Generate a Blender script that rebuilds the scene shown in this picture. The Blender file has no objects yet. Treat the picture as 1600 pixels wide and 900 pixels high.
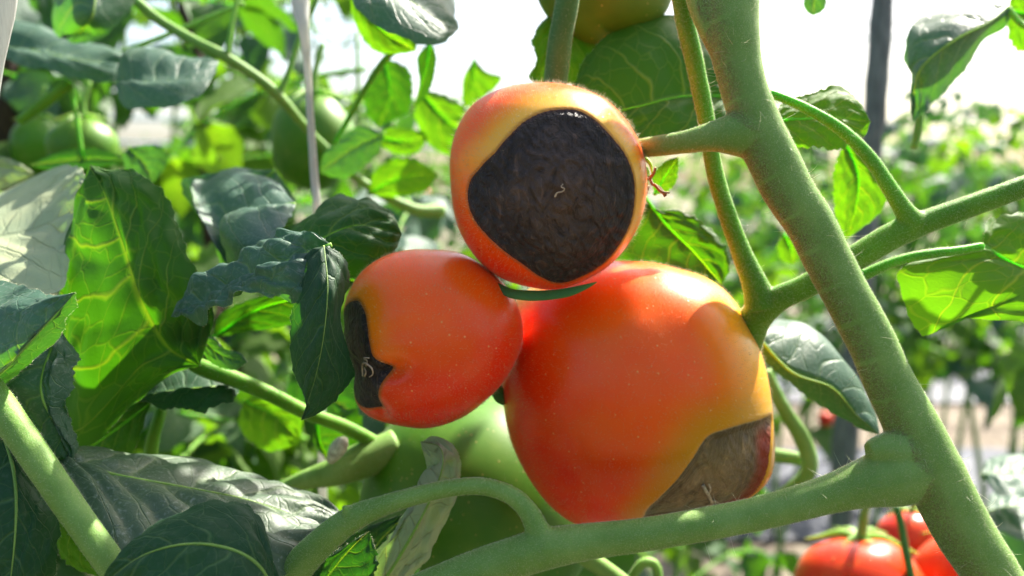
import bpy, math, random
import numpy as np
from mathutils import Vector, Matrix, noise, Quaternion

S = bpy.context.scene
COL = S.collection
RNG = np.random.default_rng(7)
random.seed(7)

# ------------------------------------------------------------------ camera
W, H, F = 1600.0, 900.0, 1386.0
PITCH = math.radians(6.5)
CAM = Vector((0.0, 0.0, 0.85))
cd = bpy.data.cameras.new('camera')
cam = bpy.data.objects.new('camera', cd)
COL.objects.link(cam)
cam.location = CAM
cam.rotation_euler = (math.pi/2 - PITCH, 0, 0)
cd.sensor_width = 36.0
cd.lens = F/W*36.0
cd.clip_start = 0.01
cd.clip_end = 500
cd.dof.use_dof = True
cd.dof.focus_distance = 0.222
cd.dof.aperture_fstop = 10.0
S.camera = cam
RIGHT = np.array([1.0, 0, 0])
UP = np.array([0, math.sin(PITCH), math.cos(PITCH)])
FWD = np.array([0, math.cos(PITCH), -math.sin(PITCH)])
C0 = np.array(CAM)

def P(px, py, d):
    """the place seen at photo pixel (px, py), d metres in front of the camera"""
    return C0 + RIGHT*((px-W/2)/F*d) - UP*((py-H/2)/F*d) + FWD*d

# ------------------------------------------------------------------ light
SUN_DIR = Vector((0.41, 0.52, 0.72)).normalized()
world = bpy.data.worlds.new('World'); S.world = world; world.use_nodes = True
wn = world.node_tree.nodes; wl = world.node_tree.links
sky = wn.new('ShaderNodeTexSky'); sky.sky_type = 'NISHITA'; sky.sun_disc = False
sky.sun_elevation = math.asin(SUN_DIR.z)
sky.sun_rotation = math.atan2(SUN_DIR.x, SUN_DIR.y)
sky.air_density = 1.0; sky.dust_density = 4.0; sky.ozone_density = 1.0
bg = wn['Background']; bg.inputs['Strength'].default_value = 0.09
wl.new(sky.outputs['Color'], bg.inputs['Color'])
ld = bpy.data.lights.new('sun', 'SUN'); ld.energy = 5.0; ld.angle = math.radians(0.6)
ld.color = (1.0, 0.93, 0.82)
sun = bpy.data.objects.new('sun', ld); COL.objects.link(sun)
sun.rotation_mode = 'QUATERNION'; sun.rotation_quaternion = SUN_DIR.to_track_quat('Z', 'Y')
sun.location = (1, 2, 4)
S.view_settings.view_transform = 'Standard'; S.view_settings.look = 'None'
S.view_settings.exposure = 1.95; S.view_settings.gamma = 1.0
S.view_settings.use_curve_mapping = False
S.render.engine = 'CYCLES'
S.cycles.use_denoising = True
S.cycles.max_bounces = 8; S.cycles.diffuse_bounces = 4; S.cycles.transmission_bounces = 6
S.cycles.transparent_max_bounces = 8
S.cycles.sample_clamp_indirect = 6.0
S.cycles.caustics_reflective = False; S.cycles.caustics_refractive = False

# ------------------------------------------------------------------ object helpers
def setp(o, label=None, cat=None, group=None, kind=None):
    if label: o['label'] = label
    if cat: o['category'] = cat
    if group: o['group'] = group
    if kind: o['kind'] = kind
    return o

def empty(name, loc, label, cat, group=None):
    o = bpy.data.objects.new(name, None); COL.objects.link(o)
    o.location = Vector(loc); o.empty_display_size = 0.02
    return setp(o, label, cat, group)

def mesh_from(name, V, Fc, uv=None, col=None, smooth=True, extra=None):
    """V (n,3), Fc list/array of faces, uv (n,2) per vertex, col (n,3) per vertex"""
    me = bpy.data.meshes.new(name)
    V = np.asarray(V, dtype=np.float64)
    if isinstance(Fc, np.ndarray):
        k = Fc.shape[1]; nf = len(Fc)
        me.vertices.add(len(V)); me.vertices.foreach_set('co', V.astype(np.float32).ravel())
        me.loops.add(nf*k); me.loops.foreach_set('vertex_index', Fc.astype(np.int32).ravel())
        me.polygons.add(nf)
        me.polygons.foreach_set('loop_start', np.arange(0, nf*k, k, dtype=np.int32))
        me.polygons.foreach_set('loop_total', np.full(nf, k, dtype=np.int32))
        me.update(calc_edges=True); me.validate()
    else:
        me.from_pydata([tuple(v) for v in V], [], [tuple(f) for f in Fc]); me.update()
    li = np.empty(len(me.loops), dtype=np.int32); me.loops.foreach_get('vertex_index', li)
    if uv is not None:
        ul = me.uv_layers.new(name='UVMap')
        ul.data.foreach_set('uv', np.asarray(uv, dtype=np.float32)[li].ravel())
    if col is not None:
        ca = me.color_attributes.new('tint', 'FLOAT_COLOR', 'POINT')
        c4 = np.ones((len(V), 4), dtype=np.float32); c4[:, :3] = col
        ca.data.foreach_set('color', c4.ravel())
    me.polygons.foreach_set('use_smooth', np.full(len(me.polygons), smooth))
    me.update()
    return me

def link(name, me, mat=None, parent=None, label=None, kind=None, loc=None):
    o = bpy.data.objects.new(name, me); COL.objects.link(o)
    if mat is not None and len(me.materials) == 0:
        for m in (mat if isinstance(mat, (list, tuple)) else [mat]): me.materials.append(m)
    if parent is not None:
        o.parent = parent
        o.matrix_parent_inverse = parent_inv(parent)
    if loc is not None: o.location = Vector(loc)
    return setp(o, label, kind=kind)

def world_of(o):
    m = o.matrix_basis.copy()
    if o.parent: m = world_of(o.parent) @ o.matrix_parent_inverse @ m
    return m

def parent_inv(p):
    return world_of(p).inverted()

def catmull(pts, n):
    p = np.asarray(pts, dtype=float)
    if len(p) == 2:
        t = np.linspace(0, 1, n)[:, None]; return p[0]*(1-t)+p[1]*t
    ext = np.vstack([2*p[0]-p[1], p, 2*p[-1]-p[-2]])
    out = []
    for i in range(1, len(ext)-2):
        a, b, c, d = ext[i-1:i+3]
        t = np.linspace(0, 1, 24, endpoint=False)[:, None]
        out.append(0.5*((2*b)+(-a+c)*t+(2*a-5*b+4*c-d)*t*t+(-a+3*b-3*c+d)*t**3))
    out.append(p[-1:])
    q = np.vstack(out)
    s = np.concatenate([[0], np.cumsum(np.linalg.norm(np.diff(q[:, :3], axis=0), axis=1))])
    s += np.arange(len(s))*1e-12
    u = np.linspace(0, s[-1], n)
    return np.stack([np.interp(u, s, q[:, k]) for k in range(q.shape[1])], axis=1)

def px_path(pts):
    """[(px,py,d,width_px)] -> [(x,y,z,radius)]"""
    return [tuple(P(a, b, d)) + (w/2/F*d,) for a, b, d, w in pts]

def tube_data(path, seg=0.0015, sides=20, cap=True, flat=1.0, lump=0.0):
    path = np.asarray(path, dtype=float)
    L = np.sum(np.linalg.norm(np.diff(path[:, :3], axis=0), axis=1))
    n = int(max(4, min(400, L/seg)))
    q = catmull(path, n)
    c, r = q[:, :3], np.maximum(q[:, 3], 1e-5)
    t = np.gradient(c, axis=0); t /= np.linalg.norm(t, axis=1)[:, None]
    up = np.array([0.13, -0.9, 0.4]); up -= t[0]*np.dot(up, t[0]); up /= np.linalg.norm(up)
    ns = [up]
    for i in range(1, n):
        u = ns[-1]-t[i]*np.dot(ns[-1], t[i]); ns.append(u/np.linalg.norm(u))
    ns = np.array(ns); bs = np.cross(t, ns)
    th = np.linspace(0, 2*math.pi, sides, endpoint=False)
    rr = r[:, None]*np.ones(sides)[None]
    if lump:
        for i in range(n):
            for j in range(sides):
                rr[i, j] *= 1+lump*noise.noise(Vector(c[i])*160+Vector((j*.25, 0, 3)))
    V = c[:, None, :]+rr[:, :, None]*(flat*np.cos(th)[None, :, None]*ns[:, None, :]+np.sin(th)[None, :, None]*bs[:, None, :])
    V = V.reshape(-1, 3)
    i = np.arange(n-1)[:, None]*sides; j = np.arange(sides)[None]; j2 = (j+1) % sides
    Fq = np.stack([i+j, i+j2, i+sides+j2, i+sides+j], axis=-1).reshape(-1, 4)
    Fl = Fq.tolist()
    if cap:
        Fl.append(list(range(sides))[::-1]); Fl.append([(n-1)*sides+k for k in range(sides)])
    uv = np.stack([np.repeat(np.linspace(0, 1, n), sides), np.tile(th/(2*math.pi), n)], axis=1)
    return V, Fl, uv

def join_data(parts):
    Vs, Fs, Us, o = [], [], [], 0
    for V, Fl, U in parts:
        Vs.append(V); Us.append(U)
        Fs += [[k+o for k in f] for f in Fl]; o += len(V)
    return np.vstack(Vs), Fs, np.vstack(Us)

def fused(name, paths, mat, parent, voxel=0.00045, smooth=16, label=None, tintfn=None, lump=0.03):
    """several limbs grown into one smooth skin"""
    V, Fl, U = join_data([tube_data(p, sides=22, lump=lump) for p in paths])
    me = mesh_from(name, V, Fl)
    o = bpy.data.objects.new('tmp', me); COL.objects.link(o)
    m = o.modifiers.new('r', 'REMESH'); m.mode = 'VOXEL'; m.voxel_size = voxel; m.use_smooth_shade = True
    m = o.modifiers.new('s', 'SMOOTH'); m.factor = 0.6; m.iterations = smooth
    dg = bpy.context.evaluated_depsgraph_get(); dg.update()
    me2 = bpy.data.meshes.new_from_object(o.evaluated_get(dg))
    bpy.data.objects.remove(o)
    me2.name = name
    n = len(me2.vertices); co = np.empty(n*3, dtype=np.float32); me2.vertices.foreach_get('co', co); co = co.reshape(-1, 3)
    col = np.zeros((n, 4), dtype=np.float32); col[:, 3] = 1
    if tintfn is not None: col[:, 0] = tintfn(co)
    ca = me2.color_attributes.new('tint', 'FLOAT_COLOR', 'POINT'); ca.data.foreach_set('color', col.ravel())
    me2.polygons.foreach_set('use_smooth', np.full(len(me2.polygons), True))
    return link(name, me2, mat, parent, label)

def surf_samples(me, n, rng=RNG, keep=None):
    me.calc_loop_triangles()
    nt = len(me.loop_triangles)
    tri = np.empty(nt*3, dtype=np.int32); me.loop_triangles.foreach_get('vertices', tri); tri = tri.reshape(-1, 3)
    co = np.empty(len(me.vertices)*3, dtype=np.float32); me.vertices.foreach_get('co', co); co = co.reshape(-1, 3)
    a, b, c = co[tri[:, 0]], co[tri[:, 1]], co[tri[:, 2]]
    nr = np.cross(b-a, c-a); ar = np.linalg.norm(nr, axis=1)+1e-20
    pr = ar.copy()
    cen = (a+b+c)/3
    if keep is not None: pr = pr*keep(cen)
    pr = pr/pr.sum()
    k = rng.choice(nt, n, p=pr)
    u = rng.random(n); v = rng.random(n); f = u+v > 1; u[f] = 1-u[f]; v[f] = 1-v[f]
    p = a[k]+(b-a)[k]*u[:, None]+(c-a)[k]*v[:, None]
    return p, (nr/ar[:, None])[k]

def hair_mesh(name, p, nrm, length, rad, bend=0.35, segs=1, rng=RNG):
    n = len(p)
    ln = length*(0.5+rng.random(n)*0.8)
    d = nrm+bend*rng.normal(size=(n, 3)); d /= np.linalg.norm(d, axis=1)[:, None]
    s = np.cross(d, rng.normal(size=(n, 3))); s /= np.linalg.norm(s, axis=1)[:, None]
    t = np.cross(d, s)
    curl = rng.normal(size=(n, 3))*0.35
    V = []; Fq = []; Ft = []
    per = 3*segs+1
    rings = []
    for k in range(segs):
        q = k/segs; cpos = p+(d*q+curl*q*q)*ln[:, None]
        r = rad*(1-0.6*q)
        for a in range(3):
            an = a*2*math.pi/3
            rings.append(cpos+r*(math.cos(an)*s+math.sin(an)*t))
    rings.append(p+(d+curl)*ln[:, None])
    V = np.stack(rings, axis=1).reshape(-1, 3)
    base = np.arange(n)[:, None]*per
    tris = []
    for k in range(segs-1):
        for a in range(3):
            b = (a+1) % 3
            tris += [[3*k+a, 3*k+b, 3*k+3+b], [3*k+a, 3*k+3+b, 3*k+3+a]]
    k = segs-1
    for a in range(3): tris.append([3*k+a, 3*k+(a+1) % 3, per-1])
    Fa = (base[:, None, :]+np.array(tris)[None]).reshape(-1, 3)
    return mesh_from(name, V, Fa)

def add_hairs(obj, n, length, rad=0.00003, bend=0.35, segs=1, mat=None, keep=None, label=None):
    p, nr = surf_samples(obj.data, n, keep=keep)
    me = hair_mesh('hairs', p, nr, length, rad, bend, segs)
    return link('hairs', me, mat, obj, label, kind='stuff')

# ------------------------------------------------------------------ material helpers
class NT:
    def __init__(self, name):
        self.m = bpy.data.materials.new(name); self.m.use_nodes = True
        self.t = self.m.node_tree; self.n = self.t.nodes; self.l = self.t.links
        self.b = self.n['Principled BSDF']; self.out = self.n['Material Output']
    def node(self, ty, **kw):
        x = self.n.new(ty)
        for k, v in kw.items(): setattr(x, k, v)
        return x
    def set(self, sock, v):
        if isinstance(v, bpy.types.NodeSocket): self.l.new(v, sock)
        elif v is not None: sock.default_value = v
    def math(self, op, a, b=None, c=None, clamp=False):
        x = self.node('ShaderNodeMath', operation=op); x.use_clamp = clamp
        self.set(x.inputs[0], a)
        if b is not None: self.set(x.inputs[1], b)
        if c is not None: self.set(x.inputs[2], c)
        return x.outputs[0]
    def mix(self, f, a, b):
        x = self.node('ShaderNodeMix', data_type='RGBA')
        self.set(x.inputs[0], f); self.set(x.inputs[6], a); self.set(x.inputs[7], b)
        return x.outputs[2]
    def noise(self, scale, detail=2, rough=0.5, vec=None, dist=0.0):
        x = self.node('ShaderNodeTexNoise'); x.inputs['Scale'].default_value = scale
        x.inputs['Detail'].default_value = detail; x.inputs['Roughness'].default_value = rough
        x.inputs['Distortion'].default_value = dist
        if vec is not None: self.l.new(vec, x.inputs['Vector'])
        return x.outputs['Fac']
    def ramp(self, f, stops):
        x = self.node('ShaderNodeValToRGB'); e = x.color_ramp.elements
        while len(e) < len(stops): e.new(0.5)
        for i, (p, c) in enumerate(stops):
            e[i].position = p; e[i].color = (*c, 1) if len(c) == 3 else c
        self.set(x.inputs[0], f); return x.outputs[0]
    def smooth(self, v, a, b, lo=0.0, hi=1.0):
        x = self.node('ShaderNodeMapRange', interpolation_type='SMOOTHSTEP')
        self.set(x.inputs[0], v); x.inputs[1].default_value = a; x.inputs[2].default_value = b
        x.inputs[3].default_value = lo; x.inputs[4].default_value = hi
        return x.outputs[0]
    def bump(self, h, dist, strength=1.0, nrm=None):
        x = self.node('ShaderNodeBump'); x.inputs['Distance'].default_value = dist
        x.inputs['Strength'].default_value = strength; self.l.new(h, x.inputs['Height'])
        if nrm is not None: self.l.new(nrm, x.inputs['Normal'])
        return x.outputs[0]
    def obj(self):
        return self.node('ShaderNodeTexCoord').outputs['Object']
    def attr(self, nm='tint'):
        x = self.node('ShaderNodeAttribute'); x.attribute_name = nm; return x

def c4(r, g, b): return (r, g, b, 1.0)

def leaf_material(name, top, under, vein, trans, nlat=6, slope=0.30, veins=1.0, tr=0.42, rough=0.56, pale_speckle=0.25, fine=900.0, spec=0.38, mottle=0.5, isl=False):
    k = NT(name)
    uvn = k.node('ShaderNodeUVMap'); uvn.uv_map = 'UVMap'
    sp = k.node('ShaderNodeSeparateXYZ'); k.l.new(uvn.outputs[0], sp.inputs[0])
    u = sp.outputs[0]; v = k.math('MULTIPLY', k.math('SUBTRACT', sp.outputs[1], 0.5), 2.0)
    t = k.math('ABSOLUTE', v)
    wob = k.noise(5.0, 2, 0.5, uvn.outputs[0])
    wob = k.math('MULTIPLY', k.math('SUBTRACT', wob, 0.5), 0.10)
    u2 = k.math('ADD', k.math('SUBTRACT', u, k.math('MULTIPLY', k.math('POWER', t, 1.25), slope)), wob)
    side = k.math('MULTIPLY', k.math('SIGN', v), 0.22)
    ph = k.math('ADD', k.math('MULTIPLY', u2, float(nlat)), side)
    fr = k.math('ABSOLUTE', k.math('SUBTRACT', k.math('FRACT', ph), 0.5))   # 0 at the vein
    thin = k.math('MULTIPLY', k.math('SUBTRACT', 1.12, t), 0.075)
    lat = k.math('SUBTRACT', 1.0, k.math('DIVIDE', fr, thin), clamp=True)
    midw = k.math('MULTIPLY', k.math('SUBTRACT', 1.1, u), 0.050)
    mid = k.math('SUBTRACT', 1.0, k.math('DIVIDE', t, midw), clamp=True)
    # branching veinlets
    mp = k.node('ShaderNodeMapping'); mp.inputs['Scale'].default_value = (1.0, 0.62, 1); k.l.new(uvn.outputs[0], mp.inputs[0])
    wv = k.node('ShaderNodeTexNoise'); wv.inputs['Scale'].default_value = 9; k.l.new(mp.outputs[0], wv.inputs['Vector'])
    mx = k.node('ShaderNodeMix', data_type='VECTOR'); mx.inputs[0].default_value = 0.06
    k.l.new(mp.outputs[0], mx.inputs[4]); k.l.new(wv.outputs['Color'], mx.inputs[5])
    vo = k.node('ShaderNodeTexVoronoi', feature='DISTANCE_TO_EDGE'); vo.inputs['Scale'].default_value = 13
    k.l.new(mx.outputs[1], vo.inputs['Vector'])
    sec = k.smooth(vo.outputs['Distance'], 0.0, 0.05, 1.0, 0.0)
    vo2 = k.node('ShaderNodeTexVoronoi', feature='DISTANCE_TO_EDGE'); vo2.inputs['Scale'].default_value = 42
    k.l.new(mx.outputs[1], vo2.inputs['Vector'])
    ter = k.smooth(vo2.outputs['Distance'], 0.0, 0.12, 1.0, 0.0)
    big = k.math('MAXIMUM', lat, mid)
    vm = k.math('MULTIPLY', k.math('MAXIMUM', k.math('MULTIPLY', big, 0.9), k.math('MULTIPLY', sec, 0.28)), veins, clamp=True)
    oc = k.obj()
    mot = k.noise(60.0, 4, 0.6, oc)
    mot2 = k.noise(fine, 2, 0.6, oc)
    geo = k.node('ShaderNodeNewGeometry')
    topc = k.mix(k.smooth(mot, 0.3, 0.75, 0.0, mottle), c4(*top), c4(top[0]*1.7+.01, top[1]*1.45, top[2]*1.3))
    topc = k.mix(k.smooth(mot2, 0.5, 0.8, 0.0, pale_speckle), topc, c4(0.30, 0.36, 0.30))  # pale grey speckle; high values put sheen and sunlight into the colour
    topc = k.mix(k.math('MULTIPLY', vm, 0.55), topc, c4(*vein))
    base = k.mix(geo.outputs['Backfacing'], topc, k.mix(k.math('MULTIPLY', vm, 0.7), c4(*under), c4(*vein)))
    k.set(k.b.inputs['Base Color'], base)
    k.set(k.b.inputs['Roughness'], k.math('ADD', k.math('MULTIPLY', mot, 0.25), rough-0.1))
    k.b.inputs['Specular IOR Level'].default_value = spec
    k.b.inputs['Sheen Weight'].default_value = 0.06; k.b.inputs['Sheen Roughness'].default_value = 0.4
    k.b.inputs['Sheen Tint'].default_value = c4(0.8, 0.9, 0.8)
    hgt = k.math('ADD', k.math('MULTIPLY', big, -0.8), k.math('ADD', k.math('MULTIPLY', sec, -0.28), k.math('MULTIPLY', ter, -0.06)))
    hgt = k.math('ADD', hgt, k.math('MULTIPLY', mot2, 0.25))
    bn = k.bump(hgt, 0.00045, 0.7)
    k.set(k.b.inputs['Normal'], bn)
    tb = k.node('ShaderNodeBsdfTranslucent')
    rnd = geo.outputs['Random Per Island']
    vt = (min(1, trans[0]*2.1+.12), min(1, trans[1]*1.35+.05), trans[2]*1.5)
    tcol = k.mix(k.smooth(mot, 0.3, 0.8, 0.0, 0.6), c4(*trans), c4(trans[0]*1.45, trans[1]*1.25, trans[2]))
    tcol = k.mix(k.math('MULTIPLY', k.math('MAXIMUM', big, k.math('MULTIPLY', sec, 0.35)), 0.75*veins), tcol, c4(*vt))
    if isl:
        tcol = k.mix(k.math('MULTIPLY', rnd, 0.75), tcol, c4(trans[0]*0.35, trans[1]*0.45, trans[2]))
    k.set(tb.inputs['Color'], tcol); k.set(tb.inputs['Normal'], bn)
    ms = k.node('ShaderNodeMixShader'); ms.inputs[0].default_value = tr
    k.l.new(k.b.outputs[0], ms.inputs[1]); k.l.new(tb.outputs[0], ms.inputs[2])
    k.l.new(ms.outputs[0], k.out.inputs['Surface'])
    return k.m

M = {}
M['leaf'] = leaf_material('leaf_green', (0.022, 0.080, 0.016), (0.040, 0.12, 0.012), (0.20, 0.34, 0.07), (0.045, 0.20, 0.002), tr=0.42, pale_speckle=0.12, spec=0.28)
M['leaf_dark'] = leaf_material('leaf_dark_green', (0.012, 0.052, 0.022), (0.035, 0.10, 0.03), (0.10, 0.21, 0.08), (0.04, 0.22, 0.004), tr=0.28, pale_speckle=0.10, spec=0.28)
M['leaf_sun_toned'] = leaf_material('leaf_sun_toned', (0.045, 0.085, 0.045), (0.08, 0.14, 0.06), (0.15, 0.22, 0.10), (0.05, 0.22, 0.006), tr=0.22, pale_speckle=0.55, spec=0.6, rough=0.52)  # lightened and speckled to put sunlit cream into the colour
M['leaf_blue'] = leaf_material('leaf_bluish', (0.035, 0.095, 0.065), (0.06, 0.15, 0.05), (0.16, 0.28, 0.15), (0.07, 0.28, 0.008), tr=0.32, rough=0.46, pale_speckle=0.45, spec=0.5)  # bluish tone and speckle put sky reflection into the leaf colour
M['leaf_bright'] = leaf_material('leaf_thin_yellow_green', (0.05, 0.14, 0.012), (0.08, 0.20, 0.015), (0.35, 0.45, 0.08), (0.11, 0.33, 0.003), tr=0.50, pale_speckle=0.1, spec=0.25, nlat=5, slope=0.35)
M['leaf_pale'] = leaf_material('leaf_pale_sun_toned', (0.30, 0.36, 0.22), (0.32, 0.38, 0.24), (0.07, 0.11, 0.06), (0.20, 0.38, 0.06), tr=0.25, nlat=7)  # own pale tone, albedo raised to put sun on the folded-over leaf

def stem_material(name, base, hi, sss=0.35, brown=(0.095, 0.080, 0.022), rad=(0.6, 1.0, 0.12), bumpd=0.00012, fine=3500.0):
    k = NT(name); oc = k.obj()
    n1 = k.noise(90, 4, 0.6, oc); n2 = k.noise(fine, 2, 0.6, oc)
    mp = k.node('ShaderNodeMapping'); k.l.new(oc, mp.inputs[0])
    c = k.mix(k.smooth(n1, 0.3, 0.75), c4(*base), c4(*hi))
    c = k.mix(k.smooth(n2, 0.52, 0.75, 0, 0.5), c, c4(hi[0]*1.4+.02, hi[1]*1.25+.03, hi[2]*1.4+.015))
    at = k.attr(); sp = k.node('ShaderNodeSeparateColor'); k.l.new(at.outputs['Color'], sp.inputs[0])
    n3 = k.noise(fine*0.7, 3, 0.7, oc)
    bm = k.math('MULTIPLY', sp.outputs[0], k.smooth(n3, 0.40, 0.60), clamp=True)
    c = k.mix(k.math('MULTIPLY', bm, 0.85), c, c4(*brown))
    k.set(k.b.inputs['Base Color'], c)
    k.b.inputs['Roughness'].default_value = 0.55
    k.b.inputs['Specular IOR Level'].default_value = 0.25
    k.b.inputs['Sheen Weight'].default_value = 0.3; k.b.inputs['Sheen Roughness'].default_value = 0.22; k.b.inputs['Sheen Tint'].default_value = c4(.9,.95,.7)
    k.b.inputs['Subsurface Weight'].default_value = sss
    k.b.inputs['Subsurface Radius'].default_value = rad
    k.b.inputs['Subsurface Scale'].default_value = 0.006
    h = k.math('ADD', n2, k.math('MULTIPLY', k.noise(800, 2, 0.6, oc), 1.5))
    k.set(k.b.inputs['Normal'], k.bump(h, bumpd, 0.7))
    return k.m

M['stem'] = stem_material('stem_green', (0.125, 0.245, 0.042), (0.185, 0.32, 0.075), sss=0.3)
M['stalk'] = stem_material('stalk_green', (0.075, 0.20, 0.008), (0.12, 0.27, 0.013), sss=0.7, rad=(0.4, 1.0, 0.1))
M['stem_dark'] = stem_material('stem_deep_green', (0.035, 0.13, 0.028), (0.055, 0.17, 0.04), sss=0.15)

def hair_material(name, col, tr=0.5):
    k = NT(name)
    k.b.inputs['Base Color'].default_value = c4(*col); k.b.inputs['Roughness'].default_value = 0.4
    tb = k.node('ShaderNodeBsdfTranslucent'); tb.inputs['Color'].default_value = c4(*col)
    ms = k.node('ShaderNodeMixShader'); ms.inputs[0].default_value = tr
    k.l.new(k.b.outputs[0], ms.inputs[1]); k.l.new(tb.outputs[0], ms.inputs[2]); k.l.new(ms.outputs[0], k.out.inputs['Surface'])
    return k.m
M['hair'] = hair_material('plant_hair', (0.80, 0.82, 0.62))
M['hair_warm'] = hair_material('fruit_hair', (0.75, 0.62, 0.42))

def skin_material(name, rough=0.29, sss=0.15, specks=True, rad=(1.0, 0.3, 0.08)):
    k = NT(name); oc = k.obj(); at = k.attr()
    c = at.outputs['Color']
    n = k.noise(55, 3, 0.6, oc)
    c = k.mix(k.smooth(n, 0.35, 0.75, 0, 0.16), c, c4(0.75, 0.30, 0.03) if specks else c4(0.3, 0.4, 0.05))
    vo = k.node('ShaderNodeTexVoronoi'); vo.inputs['Scale'].default_value = 520; k.l.new(oc, vo.inputs['Vector'])
    sep = k.node('ShaderNodeSeparateColor'); k.l.new(vo.outputs['Color'], sep.inputs[0])
    dot = k.math('MULTIPLY', k.smooth(vo.outputs['Distance'], 0.08, 0.20, 1, 0), k.math('GREATER_THAN', sep.outputs[0], 0.72))
    c = k.mix(k.math('MULTIPLY', dot, 0.45), c, c4(0.85, 0.55, 0.20))
    k.set(k.b.inputs['Base Color'], c)
    n2 = k.noise(25, 3, 0.6, oc)
    k.set(k.b.inputs['Roughness'], k.math('ADD', k.math('MULTIPLY', n2, 0.15), rough-0.07))
    k.b.inputs['Specular IOR Level'].default_value = 0.30
    k.b.inputs['Subsurface Weight'].default_value = sss
    k.b.inputs['Subsurface Radius'].default_value = rad
    k.b.inputs['Subsurface Scale'].default_value = 0.003
    k.b.inputs['Sheen Weight'].default_value = 0.04; k.b.inputs['Sheen Roughness'].default_value = 0.3
    h = k.math('ADD', k.noise(2200, 2, 0.6, oc), k.math('MULTIPLY', dot, 1.5))
    k.set(k.b.inputs['Normal'], k.bump(h, 0.00004, 0.6))
    return k.m
M['skin'] = skin_material('ripe_tomato_skin')
M['skin_green'] = skin_material('green_tomato_skin', rough=0.42, sss=0.15, specks=False, rad=(0.6, 1.0, 0.2))

def rot_material(name, dark, light, wr=1.0, rough=0.5, scale=1.0, edge=(0.11, 0.03, 0.022)):
    k = NT(name); oc = k.obj(); at = k.attr()
    sep = k.node('ShaderNodeSeparateColor'); k.l.new(at.outputs['Color'], sep.inputs[0])
    mp = k.node('ShaderNodeMapping'); mp.inputs['Scale'].default_value = (1.0, 1.0, 0.62)
    mp.inputs['Rotation'].default_value = (0.0, 0.9, 0.0)
    k.l.new(oc, mp.inputs[0])
    n1 = k.noise(60*scale, 4, 0.55, oc); n2 = k.noise(210*scale, 5, 0.62, mp.outputs[0], dist=2.0)
    n3 = k.noise(1500, 3, 0.6, oc)
    wv = k.node('ShaderNodeTexWave'); wv.inputs['Scale'].default_value = 160*scale; wv.inputs['Distortion'].default_value = 9
    wv.inputs['Detail'].default_value = 4; wv.inputs['Detail Scale'].default_value = 1.2; k.l.new(mp.outputs[0], wv.inputs['Vector'])
    f = k.math('ADD', k.math('MULTIPLY', n1, 0.6), k.math('MULTIPLY', sep.outputs[0], 0.75))
    c = k.mix(k.smooth(f, 0.25, 1.0), c4(*dark), c4(*light))
    c = k.mix(k.smooth(n2, 0.54, 0.78, 0, 0.45), c, c4(light[0]*1.9, light[1]*1.8, light[2]*1.7))
    c = k.mix(k.smooth(n2, 0.50, 0.30, 0, 0.7), c, c4(dark[0]*.5, dark[1]*.5, dark[2]*.5))
    mp2 = k.node('ShaderNodeMapping'); mp2.inputs['Scale'].default_value = (1.0, 1.0, 0.3)
    mp2.inputs['Rotation'].default_value = (0.0, -0.6, 0.0); k.l.new(oc, mp2.inputs[0])
    n4 = k.noise(650*scale, 3, 0.7, mp2.outputs[0], dist=1.0)
    c = k.mix(k.smooth(n4, 0.58, 0.74, 0, 0.38), c, c4(light[0]*2.0+.02, light[1]*1.9+.02, light[2]*1.8+.02))
    c = k.mix(sep.outputs[1], c, c4(*edge))
    c = k.mix(sep.outputs[2], c, c4(0.42, 0.27, 0.14))
    k.set(k.b.inputs['Base Color'], c)
    k.b.inputs['Roughness'].default_value = rough
    k.b.inputs['Specular IOR Level'].default_value = 0.25
    h = k.math('ADD', k.math('MULTIPLY', n2, 1.0), k.math('ADD', k.math('MULTIPLY', n4, 0.35), k.math('MULTIPLY', wv.outputs['Fac'], 0.18)))
    k.set(k.b.inputs['Normal'], k.bump(h, 0.0020*wr, 1.0))
    return k.m
M['rot_black'] = rot_material('rot_black', (0.028, 0.024, 0.024), (0.105, 0.066, 0.049), rough=0.5)
M['rot_brown'] = rot_material('rot_brown', (0.11, 0.070, 0.034), (0.25, 0.165, 0.085), wr=0.6, rough=0.42, scale=0.7, edge=(0.24, 0.030, 0.010))

def plain(name, col, rough=0.6, nz=80, var=0.3, bump=0.0002, spec=0.3, tr=0.0, stretch=None):
    k = NT(name); oc = k.obj(); v = oc
    if stretch:
        mp = k.node('ShaderNodeMapping'); mp.inputs['Scale'].default_value = stretch; k.l.new(oc, mp.inputs[0]); v = mp.outputs[0]
    n = k.noise(nz, 5, 0.65, v)
    c = k.mix(k.smooth(n, 0.3, 0.75), c4(*[x*(1-var) for x in col]), c4(*[min(1, x*(1+var)) for x in col]))
    k.set(k.b.inputs['Base Color'], c); k.b.inputs['Roughness'].default_value = rough
    k.b.inputs['Specular IOR Level'].default_value = spec
    k.set(k.b.inputs['Normal'], k.bump(n, bump, 0.8))
    if tr:
        tb = k.node('ShaderNodeBsdfTranslucent'); k.set(tb.inputs['Color'], c)
        ms = k.node('ShaderNodeMixShader'); ms.inputs[0].default_value = tr
        k.l.new(k.b.outputs[0], ms.inputs[1]); k.l.new(tb.outputs[0], ms.inputs[2]); k.l.new(ms.outputs[0], k.out.inputs['Surface'])
    return k.m
M['dry'] = plain('dried_style', (0.42, 0.33, 0.24), 0.8, 900, 0.4)
M['dry_brown'] = plain('dried_petal', (0.26, 0.17, 0.08), 0.8, 900, 0.4)
M['cut'] = plain('pruned_end', (0.45, 0.47, 0.33), 0.7, 500, 0.35)
M['twine'] = plain('white_twine', (0.62, 0.63, 0.58), 0.5, 300, 0.08, tr=0.45, stretch=(8, 8, 0.5))
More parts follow.
